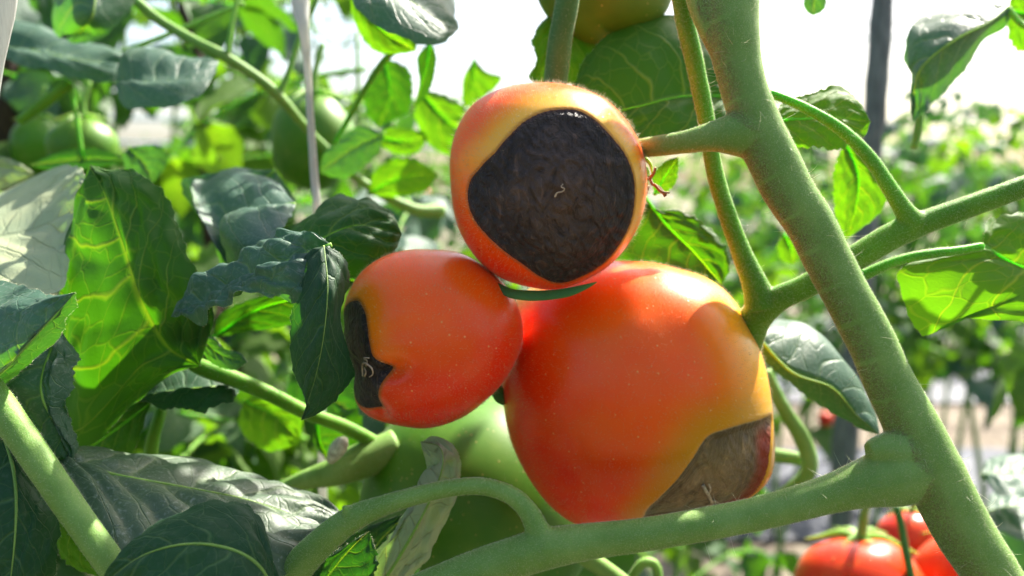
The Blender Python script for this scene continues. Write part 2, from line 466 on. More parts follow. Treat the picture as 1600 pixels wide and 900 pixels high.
M['stake_grey'] = plain('weathered_stake', (0.16, 0.165, 0.155), 0.8, 70, 0.45, 0.001, stretch=(4, 4, 0.5))
M['stake_brown'] = plain('dark_wood_stake', (0.050, 0.032, 0.022), 0.85, 90, 0.5, 0.001, stretch=(4, 4, 0.5))
M['wire'] = plain('pale_wire', (0.45, 0.62, 0.64), 0.4, 60, 0.1)

# ------------------------------------------------------------------ tomatoes
def smoothstep(x, a, b):
    t = np.clip((x-a)/(b-a), 0, 1); return t*t*(3-2*t)

def poly_sd(X, Y, poly):
    """signed distance (negative inside) from points to a closed polygon"""
    p = np.asarray(poly); q = np.roll(p, -1, axis=0)
    d = np.full(X.shape, 1e9); inside = np.zeros(X.shape, bool)
    for (x0, y0), (x1, y1) in zip(p, q):
        ex, ey = x1-x0, y1-y0; wx, wy = X-x0, Y-y0
        t = np.clip((wx*ex+wy*ey)/(ex*ex+ey*ey+1e-18), 0, 1)
        d = np.minimum(d, np.hypot(wx-ex*t, wy-ey*t))
        c = (y0 > Y) != (y1 > Y)
        xi = x0+(Y-y0)*ex/(ey if abs(ey) > 1e-12 else 1e-12)
        inside ^= c & (X < xi)
    return np.where(inside, -d, d)

def smooth_loop(poly, n=160):
    p = np.asarray(poly, float); m = len(p)
    out = []
    for i in range(m):
        a, b, c, d = p[(i-1) % m], p[i], p[(i+1) % m], p[(i+2) % m]
        t = np.linspace(0, 1, 12, endpoint=False)[:, None]
        out.append(0.5*((2*b)+(-a+c)*t+(2*a-5*b+4*c-d)*t*t+(-a+3*b-3*c+d)*t**3))
    q = np.vstack(out); q = np.vstack([q, q[:1]])
    s = np.concatenate([[0], np.cumsum(np.linalg.norm(np.diff(q, axis=0), axis=1))])
    u = np.linspace(0, s[-1], n, endpoint=False)
    return np.stack([np.interp(u, s, q[:, 0]), np.interp(u, s, q[:, 1])], axis=1)

class Fruit:
    def __init__(self, cx, cy, d, outline, depth=1.0):
        self.cx, self.cy, self.d = cx, cy, d
        self.c = P(cx, cy, d)
        z = C0-self.c; self.dist = np.linalg.norm(z); self.z = z/self.dist
        self.x = np.cross(UP, self.z); self.x /= np.linalg.norm(self.x); self.y = np.cross(self.z, self.x)
        pl = smooth_loop(outline, 720)
        ang = np.arctan2(-(pl[:, 1]-cy), pl[:, 0]-cx); rad = np.hypot(pl[:, 0]-cx, pl[:, 1]-cy)
        o = np.argsort(ang); ang, rad = ang[o], rad[o]
        g = np.linspace(-math.pi, math.pi, 721)
        r = np.interp(g, np.concatenate([ang-2*math.pi, ang, ang+2*math.pi]), np.tile(rad, 3))
        ker = np.hanning(19); ker /= ker.sum()
        r = np.convolve(np.concatenate([r[:-1][-30:], r[:-1], r[:-1][:31]]), ker, 'same')[30:-30]
        self.g, self.r = g, r[:721]
        self.rm = self.r.mean(); self.depth = depth
        self.k = 1/F*d
        self.patches = []; self.dents = []
    def Rphi(self, phi): return np.interp((phi+math.pi) % (2*math.pi)-math.pi, self.g, self.r)
    def to_xy(self, px, py):
        dx, dy = px-self.cx, -(py-self.cy); phi = math.atan2(dy, dx); q = math.hypot(dx, dy)/self.Rphi(phi)
        a = math.asin(min(q, 1.0)) if q <= 1 else math.pi/2+(q-1)*2.2
        return a*math.cos(phi), a*math.sin(phi)
    def add_patch(self, pts, depth, edge=0.10, bulge=0.0):
        pl = smooth_loop([self.to_xy(*p) for p in pts], 200)
        self.patches.append((pl, depth, edge)); return pl
    def surf(self, X, Y, extra=0.0):
        a = np.hypot(X, Y); phi = np.arctan2(Y, X)
        sa = np.sin(a)
        w = np.where(a < math.pi/2, sa**2, 1.0)
        R = (self.rm*(1-w)+self.Rphi(phi)*w)*self.k
        # squash the far half a little so the lump is a whole fruit in the round
        lx = R*sa*np.cos(phi); ly = R*sa*np.sin(phi); lz = self.rm*self.k*self.depth*np.cos(a)
        sc = np.ones_like(a)
        for pl, dep, edge in self.patches:
            sd = poly_sd(X, Y, pl)
            sc = sc-dep*smoothstep(-sd, -edge*0.15, edge)
        for (x0, y0, s, dep, st, an) in self.dents:
            ca, sn = math.cos(an), math.sin(an)
            u = (X-x0)*ca+(Y-y0)*sn; v = -(X-x0)*sn+(Y-y0)*ca
            sc = sc-dep*np.exp(-((u/(s*st))**2+(v/s)**2))
        sc = sc+extra
        return self.c+self.x*(lx*sc)[..., None]+self.y*(ly*sc)[..., None]+self.z*(lz*sc)[..., None]
    def dent(self, px, py, s, dep, st=1.0, an=0.0):
        x, y = self.to_xy(px, py); self.dents.append((x, y, s, dep, st, an))
    def build(self, root, colfn, mat, na=150, nph=300, nm='skin'):
        a = np.linspace(0, math.pi, na); ph = np.linspace(0, 2*math.pi, nph, endpoint=False)
        A, PH = np.meshgrid(a, ph, indexing='ij'); A[0] = 1e-5; A[-1] = math.pi-1e-5
        X, Y = A*np.cos(PH), A*np.sin(PH)
        sds = [poly_sd(X, Y, pl) for pl, _, _ in self.patches]
        und = np.zeros_like(X)
        for sd in sds: und = und-0.05*smoothstep(-sd, 0.0, 0.08)
        V = self.surf(X, Y, und)
        # pixel-frame coordinates for colouring (fruit frame, -1..1)
        fx = np.sin(A)*np.cos(PH); fy = np.sin(A)*np.sin(PH); fz = np.cos(A)
        col = colfn(fx, fy, fz, sds).reshape(-1, 3)
        i = np.arange(na-1)[:, None]*nph; j = np.arange(nph)[None]; j2 = (j+1) % nph
        Fq = np.stack([i+j, i+nph+j, i+nph+j2, i+j2], axis=-1).reshape(-1, 4)
        me = mesh_from(nm, V.reshape(-1, 3), Fq, col=col)
        return link(nm, me, mat, root)
    def patch(self, root, pl, center, mat, wr=0.0025, lift=0.0035, nr=70, nt=260, seed=0, label=None, radial=0.0, redfn=None):
        cx, cy = self.to_xy(*center)
        th = np.linspace(0, 1, nt, endpoint=False)
        b = pl[(np.arange(nt)*len(pl)//nt)]
        b = np.stack([np.interp(th*len(pl), np.arange(len(pl)+1), np.append(pl[:, k], pl[0, k])) for k in (0, 1)], axis=1)
        q = np.linspace(0, 1.0, nr)**0.85
        jit = np.array([1+0.012*noise.noise(Vector((k*0.35, seed, 1))) for k in range(nt)])
        X = cx+(b[None, :, 0]-cx)*q[:, None]*jit[None]; Y = cy+(b[None, :, 1]-cy)*q[:, None]*jit[None]
        ex = np.zeros_like(X); crease = np.zeros_like(X)
        for i in range(nr):
            for j in range(nt):
                v = Vector((X[i, j]*5, Y[i, j]*9, seed))
                n1 = noise.noise(v)*0.5; n2 = noise.ridged_multi_fractal(Vector((X[i, j]*3.0+seed+0.25*n1, Y[i, j]*5.5+0.25*n1, 2.0)), 0.8, 2.3, 5, 1.0, 2.0)
                tq = 2*math.pi*j/nt; rq = q[i]
                n3 = noise.ridged_multi_fractal(Vector((rq*5.5+0.5*n1, math.cos(tq)*rq*2.6+seed, math.sin(tq)*rq*2.6)), 0.9, 2.1, 3, 1.0, 2.0)
                ex[i, j] = wr*(n1*0.8-(n2-1.0)*0.14-(n3-1.0)*0.26); crease[i, j] = n2
        fade = smoothstep(1-q, 0.0, 0.16)[:, None]
        rim = smoothstep(q, 0.84, 1.0)[:, None]
        E = lift*(1-rim)-0.004*rim+ex*fade
        V = self.surf(X, Y, E)
        col = np.zeros(X.shape+(3,)); col[..., 0] = (1-q[:, None])*0.7+0.0*X
        col[..., 1] = redfn(X, Y, q[:, None]) if redfn else smoothstep(q, 0.93, 1.0)[:, None]*0.5
        if redfn: col[..., 2] = smoothstep(q, 0.93, 0.975)[:, None]*(1-col[..., 1])*0.95*smoothstep(Y-X, -1.9, -1.2)
        i = np.arange(nr-1)[:, None]*nt; j = np.arange(nt)[None]; j2 = (j+1) % nt
        Fq = np.stack([i+j, i+nt+j, i+nt+j2, i+j2], axis=-1).reshape(-1, 4)
        me = mesh_from('rot_patch', V.reshape(-1, 3), Fq, col=col.reshape(-1, 3))
        return link('rot_patch', me, mat, root, label)

def mixc(a, b, t):
    return np.asarray(a)*(1-t[..., None])+np.asarray(b)*t[..., None]

RED, ORANGE, YEL, OLIVE = (0.80, 0.026, 0.0008), (0.95, 0.105, 0.001), (0.92, 0.40, 0.010), (0.46, 0.28, 0.006)

# --- top tomato with the big black face
t1 = empty('tomato', P(855, 293, 0.238), 'orange tomato seen end-on with a big black sunken rot disc facing out', 'tomato', 'rotting tomatoes on the vine')
f1 = Fruit(858, 293, 0.238, [(855, 133), (900, 140), (945, 160), (975, 190), (997, 225), (1008, 265), (1008, 310), (998, 350), (975, 390), (945, 420), (905, 442), (870, 452), (835, 450), (790, 438), (755, 415), (725, 375), (710, 335), (705, 290), (704, 250), (712, 210), (735, 170), (770, 147), (810, 135)], 0.92)
p1 = f1.add_patch([(868, 180), (900, 181), (925, 195), (950, 222), (972, 252), (983, 290), (980, 340), (965, 375), (940, 408), (905, 430), (875, 439), (845, 428), (815, 405), (790, 387), (765, 362), (745, 335), (738, 305), (741, 278), (757, 258), (775, 240), (795, 215), (820, 195), (845, 184)], 0.050, 0.22)
f1.dent(885, 345, 0.16, 0.07, 1.3, 1.5); f1.dent(872, 305, 0.07, 0.05); f1.dent(748, 270, 0.16, 0.03)
f1.dent(935, 168, 0.13, -0.02, 2.0, -0.7)
def c1(fx, fy, fz, sds):
    c = mixc(ORANGE, RED, smoothstep(-fy-0.25*fx, -0.15, 0.75))
    s = sds[0]
    w = smoothstep(s, 0.42, 0.06)*smoothstep(fy+0.45*fx, -0.75, 0.1)
    c = mixc(c, YEL, w*0.95)
    c = mixc(c, ORANGE, smoothstep(s, 0.28, 0.05)*(1-smoothstep(fy+0.55*fx, -0.45, 0.2))*0.6)
    c = mixc(c, (0.86, 0.50, 0.07), smoothstep(s, 0.20, 0.05)*smoothstep(fy+0.6*fx, -0.5, 0.3)*0.7)
    c = mixc(c, (0.25, 0.07, 0.02), smoothstep(s, 0.028, 0.0)*0.7)
    return c
skin1 = f1.build(t1, c1, M['skin'])
f1.patch(t1, p1, (872, 300), M['rot_black'], wr=0.036, seed=3, nr=110, nt=420)
add_hairs(skin1, 13000, 0.001, 0.00002, 0.3, mat=M['hair_warm'], keep=lambda c: ((c-f1.c)@f1.z > -0.01)*1.0+0.02)
def front(fr, px, py, off=0.0):
    x, y = fr.to_xy(px, py); p = fr.surf(np.array([x]), np.array([y]), 0.004)[0]
    return p+fr.z*off
def thread(fr, pts, rad, parent, mat, nm='style_remnant', lift=0.0006):
    path = []
    for i, (px, py, h) in enumerate(pts):
        path.append(tuple(front(fr, px, py, h))+(rad*(1.0-0.5*i/len(pts)),))
    V, Fl, U = tube_data(path, seg=0.0003, sides=8, lump=0.35)
    return link(nm, mesh_from(nm, V, Fl, uv=U), mat, parent)
thread(f1, [(867, 307, .0007), (870, 301, .0012), (877, 299, .0016), (880, 295, .0016), (875, 292, .0018), (878, 288, .0016)], 0.00022, t1, M['dry'])
# dried calyx and pedicel behind its right shoulder
cal = join_data([tube_data(px_path(p), seg=0.0006, sides=8, lump=0.4) for p in [
    [(1000, 275, .242, 6), (1014, 278, .240, 5), (1020, 288, .239, 5), (1030, 292, .238, 4), (1040, 306, .237, 6)],
    [(1014, 280, .240, 6), (1022, 270, .238, 5), (1024, 262, .237, 4)],
    [(1023, 288, .238, 5), (1034, 300, .236, 5), (1046, 301, .236, 3)],
    [(1012, 290, .240, 8), (1008, 305, .241, 6)]]])
link('dried_calyx', mesh_from('dried_calyx', cal[0], cal[1], uv=cal[2]), M['dry_brown'], t1)

# --- left tomato with rotten lobed end
t2 = empty('tomato', P(680, 528, 0.243), 'orange-red tomato with a dark rotten cleft along its left end', 'tomato', 'rotting tomatoes on the vine')
f2 = Fruit(680, 530, 0.243, [(670, 390), (710, 393), (745, 408), (780, 435), (805, 470), (817, 510), (812, 550), (790, 592), (760, 624), (720, 652), (670, 667), (620, 662), (582, 650), (562, 632), (553, 605), (552, 582), (541, 550), (536, 520), (538, 490), (546, 458), (567, 424), (600, 401), (635, 391)], 0.95)
p2 = f2.add_patch([(556, 470), (565, 471), (575, 488), (580, 510), (584, 535), (592, 555), (607, 574), (606, 584), (597, 600), (594, 620), (598, 637), (585, 636), (563, 628), (545, 606), (538, 580), (524, 560), (522, 525), (530, 495), (545, 476)], 0.035, 0.20)
f2.dent(608, 580, 0.09, 0.085, 2.0, 0.15); f2.dent(618, 580, 0.16, 0.06, 1.6, 0.2); f2.dent(562, 574, 0.20, 0.05); f2.dent(598, 640, 0.10, 0.05, 2.2, 1.5)
f2.dent(645, 610, 0.30, -0.03); f2.dent(640, 470, 0.25, -0.02); f2.dent(625, 520, 0.15, 0.02, 3.0, 0.3)
def c2(fx, fy, fz, sds):
    c = mixc(ORANGE, RED, smoothstep(-fy+0.35*fx, -0.35, 0.45))
    w = smoothstep(sds[0], 0.40, 0.03)*smoothstep(fy, -0.55, 0.2)
    c = mixc(c, (0.85, 0.26, 0.006), w*0.8)
    c = mixc(c, (0.30, 0.10, 0.02), smoothstep(sds[0], 0.06, 0.0)*0.8)
    return c
skin2 = f2.build(t2, c2, M['skin'])
f2.patch(t2, p2, (568, 560), M['rot_black'], wr=0.022, seed=9)
add_hairs(skin2, 12000, 0.0007, 0.00002, 0.3, mat=M['hair_warm'], keep=lambda c: ((c-f2.c)@f2.z > -0.01)*1.0+0.02)
thread(f2, [(566, 588, .0006), (564, 578, .0016), (567, 568, .0024), (576, 566, .0028), (584, 574, .0022), (583, 584, .0014), (578, 588, .0006)], 0.00030, t2, M['dry'])
thread(f2, [(574, 570, .0006), (578, 562, .0018), (572, 558, .0022), (584, 557, .0018)], 0.00026, t2, M['dry'])
thread(f2, [(570, 588, .0006), (573, 580, .0016), (569, 574, .0020)], 0.00026, t2, M['dry'])

# --- large tomato with brown patch
t3 = empty('tomato', P(993, 612, 0.268), 'largest orange tomato with a leathery brown rot patch low on its right side', 'tomato', 'rotting tomatoes on the vine')
f3 = Fruit(993, 612, 0.268, [(950, 408), (1000, 409), (1050, 415), (1100, 433), (1141, 468), (1167, 512), (1185, 560), (1195, 610), (1200, 665), (1199, 718), (1186, 748), (1152, 775), (1100, 793), (1060, 799), (1020, 805), (980, 818), (940, 822), (900, 815), (860, 787), (825, 742), (800, 692), (788, 640), (784, 590), (790, 535), (800, 490), (820, 458), (860, 432), (905, 414)], 0.95)
p3 = f3.add_patch([(1192, 645), (1160, 648), (1120, 660), (1096, 675), (1070, 705), (1045, 730), (1020, 758), (1005, 783), (1000, 812), (1030, 808), (1060, 802), (1100, 798), (1140, 784), (1165, 764), (1181, 738), (1189, 700)], 0.055, 0.09)
f3.dent(1100, 738, 0.10, 0.03); f3.dent(1068, 425, 0.20, 0.018, 1.6, -0.9); f3.dent(1110, 470, 0.25, -0.012, 1.5, 0.9)
f3.dent(1120, 540, 0.22, -0.02, 2.0, -0.8); f3.dent(1060, 560, 0.16, 0.012, 3.0, -0.9); f3.dent(800, 478, 0.25, -0.03)
def c3(fx, fy, fz, sds):
    c = mixc(RED, ORANGE, smoothstep(fx*0.75+fy*0.65, -0.75, 0.25))
    c = mixc(c, YEL, smoothstep(fx*0.95+fy*0.28, 0.40, 0.88)*0.92)
    w = smoothstep(sds[0], 0.34, 0.02)
    c = mixc(c, OLIVE, w*0.7)
    c = mixc(c, (0.62, 0.5, 0.12), smoothstep(fy*0.7-fx*0.75, 0.84, 1.0)*0.8)
    return c
skin3 = f3.build(t3, c3, M['skin'], na=170, nph=340)
XR = f3.to_xy(1165, 720)[0]
f3.patch(t3, p3, (1092, 738), M['rot_brown'], wr=0.009, seed=5, redfn=lambda X, Y, q: smoothstep(X, XR+0.04, XR+0.20)*np.ones_like(q)*smoothstep(-Y, 0.22, 0.42))
add_hairs(skin3, 20000, 0.0008, 0.00002, 0.3, mat=M['hair_warm'], keep=lambda c: ((c-f3.c)@f3.z > -0.01)*1.0+0.02)
thread(f3, [(1093, 750, .0003), (1097, 757, .0015), (1101, 764, .002), (1105, 772, .0022), (1108, 779, .0022), (1102, 786, .0018)], 0.00055, t3, M['dry'])
thread(f3, [(1101, 764, .001), (1104, 756, .0018), (1103, 749, .0016)], 0.0003, t3, M['dry'])
thread(f3, [(1106, 776, .001), (1113, 776, .0018), (1119, 781, .0012)], 0.0003, t3, M['dry'])
# its green sepals showing between the fruits
def sepal(pts, parent, mat, flat=0.35):
    V, Fl, U = tube_data(px_path(pts), seg=0.0006, sides=14, flat=flat, lump=0.1)
    return link('sepal', mesh_from('sepal', V, Fl, uv=U), mat, parent)
sepal([(992, 246, .243, 6), (1006, 247, .240, 8), (1016, 256, .238, 6), (1019, 272, .237, 2)], t1, M['stem'], 0.4)
sepal([(994, 250, .242, 6), (1008, 262, .240, 9), (1012, 280, .240, 7), (1006, 300, .240, 2)], t1, M['stem_dark'], 0.4)
sepal([(776, 446, .236, 10), (800, 459, .234, 17), (840, 462, .232, 18), (885, 457, .231, 16), (915, 448, .230, 9), (932, 441, .229, 2)], t3, M['stem_dark'], 0.4)
sepal([(772, 590, .262, 8), (775, 605, .262, 20), (782, 622, .262, 20), (788, 632, .262, 6)], t3, M['stem_dark'], 0.4)

# --- green tomatoes and out-of-focus ripe ones
def round_fruit(nm, cx, cy, d, w, h, col, col2, mat, label, group, depth=0.95, calyx=True, lobes=0.02, ns=14, res=(60, 120)):
    r = empty(nm, P(cx, cy, d), label, 'tomato', group)
    out = []
    for i in range(24):
        a = i*2*math.pi/24
        k = 1+lobes*math.cos(5*a+cx)+lobes*0.6*math.sin(3*a+cy)
        out.append((cx+w*k*math.cos(a), cy-h*k*math.sin(a)))
    f = Fruit(cx, cy, d, out, depth)
    f.dents.append((0.0, 1.35, 0.35, 0.06, 1, 0))
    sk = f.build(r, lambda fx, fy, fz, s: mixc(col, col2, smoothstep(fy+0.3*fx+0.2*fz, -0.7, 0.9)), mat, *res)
    if calyx:
        top = f.surf(np.array([0.0]), np.array([1.45]))[0]
        R = f.rm*f.k
        cal = empty('calyx', top, None, None); cal.parent = r; cal.matrix_parent_inverse = parent_inv(r)
        for s in range(6):
            an = s*math.pi/3+0.3+cx
            dv = np.array([math.cos(an), math.sin(an), 0])
            path = [tuple(top+np.array([0, 0, -0.02*R]))+(R*0.09,), tuple(top+dv*R*0.3+np.array([0, 0, 0.06*R]))+(R*0.065,),
                    tuple(top+dv*R*0.6+np.array([0, 0, -0.04*R]))+(R*0.035,), tuple(top+dv*R*0.85+np.array([0, 0, -0.12*R]))+(R*0.008,)]
            V, Fl, U = tube_data(path, seg=R*0.06, sides=8, flat=0.3)
            link('sepal', mesh_from('sepal', V, Fl, uv=U), M['stem'], cal)
        V, Fl, U = tube_data([tuple(top-np.array([0, 0, .03*R]))+(R*0.09,), tuple(top+np.array([0.05*R, 0, 0.5*R]))+(R*0.07,), tuple(top+np.array([0.2*R, .1*R, 1.1*R]))+(R*0.07,)], seg=R*0.08, sides=10)
        link('pedicel', mesh_from('pedicel', V, Fl, uv=U), M['stem'], r)
    return r, f, sk
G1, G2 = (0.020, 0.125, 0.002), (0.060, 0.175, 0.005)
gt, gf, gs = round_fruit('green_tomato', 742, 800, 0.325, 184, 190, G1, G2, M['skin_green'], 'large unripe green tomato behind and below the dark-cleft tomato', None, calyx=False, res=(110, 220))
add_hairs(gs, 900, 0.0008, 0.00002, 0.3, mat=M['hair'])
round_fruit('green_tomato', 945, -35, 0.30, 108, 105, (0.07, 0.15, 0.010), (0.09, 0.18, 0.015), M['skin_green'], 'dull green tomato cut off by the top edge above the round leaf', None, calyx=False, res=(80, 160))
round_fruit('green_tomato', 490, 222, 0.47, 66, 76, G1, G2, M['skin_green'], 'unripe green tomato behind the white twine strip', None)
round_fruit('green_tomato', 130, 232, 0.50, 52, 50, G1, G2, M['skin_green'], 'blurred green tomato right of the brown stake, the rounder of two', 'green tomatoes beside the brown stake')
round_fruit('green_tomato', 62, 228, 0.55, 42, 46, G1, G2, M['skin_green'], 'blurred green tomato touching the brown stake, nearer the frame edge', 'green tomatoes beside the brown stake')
RC1, RC2 = (0.50, 0.014, 0.003), (0.60, 0.035, 0.004)
round_fruit('ripe_tomato', 1345, 935, 0.42, 104, 96, RC1, RC2, M['skin'], 'whole red tomato below the green branch at the bottom edge', 'ripe red tomatoes below the branch')
round_fruit('ripe_tomato', 1425, 850, 0.52, 55, 52, (0.55, 0.02, 0.012), (0.6, 0.03, 0.012), M['skin'], 'deep red tomato highest of the cluster behind the thin brown stalk', 'ripe red tomatoes below the branch')
round_fruit('ripe_tomato', 1505, 905, 0.44, 75, 70, RC1, RC2, M['skin'], 'orange-red tomato half hidden by the thick main stem', 'ripe red tomatoes below the branch')
for k, (x, y, d, r_) in enumerate([(616, 326, 1.1, 11), (664, 302, 1.2, 8), (275, 253, 1.3, 11), (1536, 531, 1.6, 6), (1290, 655, 1.3, 12)]):
    lab = ['tiny blurred red tomato left of the black-faced tomato', 'smallest blurred red tomato close to the black-faced tomato edge', 'blurred pinkish tomato far behind the curled leaves', 'distant red tomato dot among the leaves above the mulch', 'blurred red tomato behind the branch node'][k]
    round_fruit('ripe_tomato', x, y, d, r_, r_, RC1, RC2, M['skin'], lab, 'far red tomatoes', calyx=False, res=(16, 32))

# ------------------------------------------------------------------ leaves with traced rims
def blade_mesh(name, mid, left, right, nu=70, nv=15, cup=0.12, pucker=0.0008, nlat=6, slope=0.30, ripple=0.0008, seed=0, flip=False, rim=True):
    A = lambda pts: catmull([tuple(P(*p)) for p in pts], nu)
    Mi, Le, Ri = A(mid), A(left), A(right)
    wmax = max(np.linalg.norm(Le-Mi, axis=1).max(), np.linalg.norm(Ri-Mi, axis=1).max())
    pucker *= min(1, max(.15, wmax/.024)); ripple *= min(1, max(.2, wmax/.020))
    u = np.linspace(0, 1, nu)
    tm = np.gradient(Mi, axis=0)
    nrm = np.cross(Ri-Le, tm); nn = np.linalg.norm(nrm, axis=1)[:, None]
    good = nn[:, 0] > 1e-12
    nrm = np.where(nn > 1e-12, nrm/np.maximum(nn, 1e-12), 0)
    for k in range(3, nu-3):
        pass
    # smooth the normals along the midrib so the quilting does not jitter
    for _ in range(6): nrm[1:-1] = (nrm[:-2]+nrm[1:-1]*2+nrm[2:])/4
    nrm /= np.maximum(np.linalg.norm(nrm, axis=1), 1e-9)[:, None]
    if np.dot(nrm.mean(0), C0-Mi.mean(0)) < 0: nrm = -nrm
    vs = np.linspace(-1, 1, 2*nv+1)
    V = np.empty((nu, len(vs), 3)); uv = np.empty((nu, len(vs), 2))
    for j, v in enumerate(vs):
        t = abs(v); E = Le if v < 0 else Ri
        wd = np.linalg.norm(E-Mi, axis=1)
        base = Mi*(1-t)+E*t
        ph = (u-slope*t**1.25)*nlat+(-.22 if v < 0 else .22)
        q = np.abs(np.sin(math.pi*(ph+0.5)))**0.7*min(1, t*6)*min(1.0, (1-t)*5+0.15)
        nz = np.array([noise.noise(Vector((a*3.5, v*2.5, seed*1.7))) for a in u])
        nz2 = np.array([noise.noise(Vector((a*11, v*6, seed*3.1+5))) for a in u])
        edge = np.array([noise.noise(Vector((a*8, 9 if v < 0 else 4, seed+2.0))) for a in u])*t**4
        env = np.minimum(1, np.minimum(u, 1-u)*12)
        h = cup*wd*(math.sin(math.pi*t))*0.5+pucker*q*env+ripple*(nz*1.8+nz2*1.1)*min(1, t*4)*env+ripple*2.4*edge*env
        V[:, j] = base+nrm*h[:, None]
        uv[:, j, 0] = u; uv[:, j, 1] = v*0.5+0.5
        if t == 1:   # uneven rim in the plane of the blade
            dirn = (E-Mi)/np.maximum(wd, 1e-6)[:, None]
            jag = np.array([noise.noise(Vector((a*26, seed*2.0, v*5))) for a in u])*0.0015*env*np.minimum(1, wd/0.009)
            V[:, j] += dirn*jag[:, None]
    m = len(vs)
    i = np.arange(nu-1)[:, None]*m; j = np.arange(m-1)[None]
    Fq = np.stack([i+j, i+j+1, i+m+j+1, i+m+j], axis=-1).reshape(-1, 4)
    V2 = V.reshape(-1, 3)
    # wind so the upper face is the +normal face (towards the camera) unless flipped
    a, b, c = V2[Fq[:, 0]], V2[Fq[:, 1]], V2[Fq[:, 3]]
    fn = np.cross(b-a, c-a).sum(0)
    want = nrm.mean(0)*(-1 if flip else 1)
    if np.dot(fn, want) < 0: Fq = Fq[:, ::-1]
    return V, V2, Fq, uv.reshape(-1, 2)

leafn = [0]
def leaf(parent, mat, mid, left, right, label=None, flip=False, fuzz=True, rimw=0.00016, midrib=0.0006, **kw):
    leafn[0] += 1; kw.setdefault('seed', leafn[0])
    V, V2, Fq, uv = blade_mesh('leaf', mid, left, right, flip=flip, **kw)
    me = mesh_from('leaf', V2, Fq, uv=uv)
    o = link('leaf', me, M[mat], parent, label)
    nu, m = V.shape[:2]
    if midrib:   # raised midrib on the underside, tapering to the tip
        mc = V[:, m//2]
        r = midrib*(1.05-np.linspace(0, 1, nu))
        path = np.concatenate([mc, r[:, None]], axis=1)[::3]
        Vt, Fl, U = tube_data(path, seg=0.001, sides=8)
        link('midrib', mesh_from('midrib', Vt, Fl, uv=U), M['stalk'] if mat in ('leaf_bright', 'leaf') else M['stem'], o)
    if fuzz:
        p = []; n_ = []
        ctr = V.mean((0, 1))
        for e, k in ((V[:, 0], V[:, 1]), (V[:, -1], V[:, -2])):
            L = np.linalg.norm(np.diff(e, axis=0), axis=1).sum(); n = int(L/0.00030)
            idx = RNG.random(n)*(nu-1.001); i0 = idx.astype(int); f = (idx-i0)[:, None]
            p.append(e[i0]*(1-f)+e[i0+1]*f)
            dd = (e-k)[i0]; n_.append(dd/np.maximum(np.linalg.norm(dd, axis=1), 1e-9)[:, None])
        me2 = hair_mesh('hairs', np.vstack(p), np.vstack(n_), 0.00045, 0.000028, 0.6)
        link('hairs', me2, M['hair'], o, kind='stuff')
    return o

# ------------------------------------------------------------------ the vine the sick fruit hangs on
def ground_at(p, off=(0, 0)):
    return np.array([p[0]+off[0], p[1]+off[1], 0.0])
base_fg = P(1700, 1150, 0.30); base_fg = np.array([base_fg[0]+0.05, base_fg[1]+0.02, 0.0])
fg = empty('tomato_plant', base_fg, 'tomato vine whose thick hairy green stem slants across the picture in front', 'tomato plant', 'tomato plants in the near row')
main_px = [(1112, -260, .235, 96), (1128, -100, .230, 100), (1136, -20, .227, 100), (1144, 50, .224, 84), (1153, 100, .223, 74), (1166, 150, .222, 73), (1187, 205, .221, 77), (1214, 262, .220, 79), (1236, 305, .2195, 77), (1266, 350, .219, 75), (1291, 400, .2185, 73), (1317, 450, .218, 72), (1357, 525, .217, 73), (1391, 600, .2165, 76), (1418, 652, .216, 82), (1452, 725, .215, 92), (1503, 825, .214, 90), (1551, 900, .213, 85), (1620, 1010, .214, 85)]
main = px_path(main_px)
low = P(1750, 1300, .25)
main += [tuple(low)+(0.008,), tuple(base_fg+np.array([0.0, 0, 0.25]))+(0.009,), tuple(base_fg)+(0.010,)]
top_bulge = px_path([(1075, -140, .228, 40), (1085, -50, .226, 44), (1094, 0, .225, 42), (1112, 50, .224, 38), (1136, 110, .223, 26), (1150, 160, .223, 20)])
stub = px_path([(1175, 210, .221, 78), (1145, 210, .221, 66), (1110, 214, .223, 46), (1070, 222, .227, 36), (1030, 228, .232, 33), (1000, 232, .238, 30), (985, 236, .243, 26)])
lower = px_path([(1455, 726, .216, 84), (1430, 734, .2155, 94), (1395, 744, .2145, 96), (1350, 756, .2142, 76), (1300, 771, .215, 61), (1200, 799, .217, 52), (1100, 819, .218, 52), (1000, 836, .219, 52), (920, 846, .220, 56), (850, 858, .220, 64), (780, 880, .221, 64), (700, 908, .222, 60), (600, 956, .225, 54), (540, 1040, .23, 46)])
hook = px_path([(850, 852, .220, 54), (840, 828, .220, 38), (824, 797, .221, 32), (797, 773, .222, 29), (755, 760, .223, 28), (710, 762, .224, 28), (660, 772, .225, 29), (600, 790, .226, 32), (548, 812, .227, 42), (500, 850, .228, 47), (452, 902, .229, 52), (400, 975, .23, 54)])
spur = px_path([(552, 820, .226, 30), (543, 803, .225, 16), (538, 789, .2245, 11)])
axil = px_path([(1425, 715, .2145, 76), (1400, 706, .2135, 68), (1376, 702, .2125, 48), (1356, 706, .212, 28)])
mq = catmull(main, 300)
mt = np.gradient(mq[:, :3], axis=0); mt /= np.linalg.norm(mt, axis=1)[:, None]
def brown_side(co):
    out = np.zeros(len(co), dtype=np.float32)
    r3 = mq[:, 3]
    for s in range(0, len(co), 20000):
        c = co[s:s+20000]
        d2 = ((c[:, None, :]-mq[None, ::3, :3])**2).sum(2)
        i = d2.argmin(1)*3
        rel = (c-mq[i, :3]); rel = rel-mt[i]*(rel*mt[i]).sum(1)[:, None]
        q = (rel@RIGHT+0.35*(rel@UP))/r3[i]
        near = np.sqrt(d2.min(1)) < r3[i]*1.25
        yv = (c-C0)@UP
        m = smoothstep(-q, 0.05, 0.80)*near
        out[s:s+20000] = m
    return out
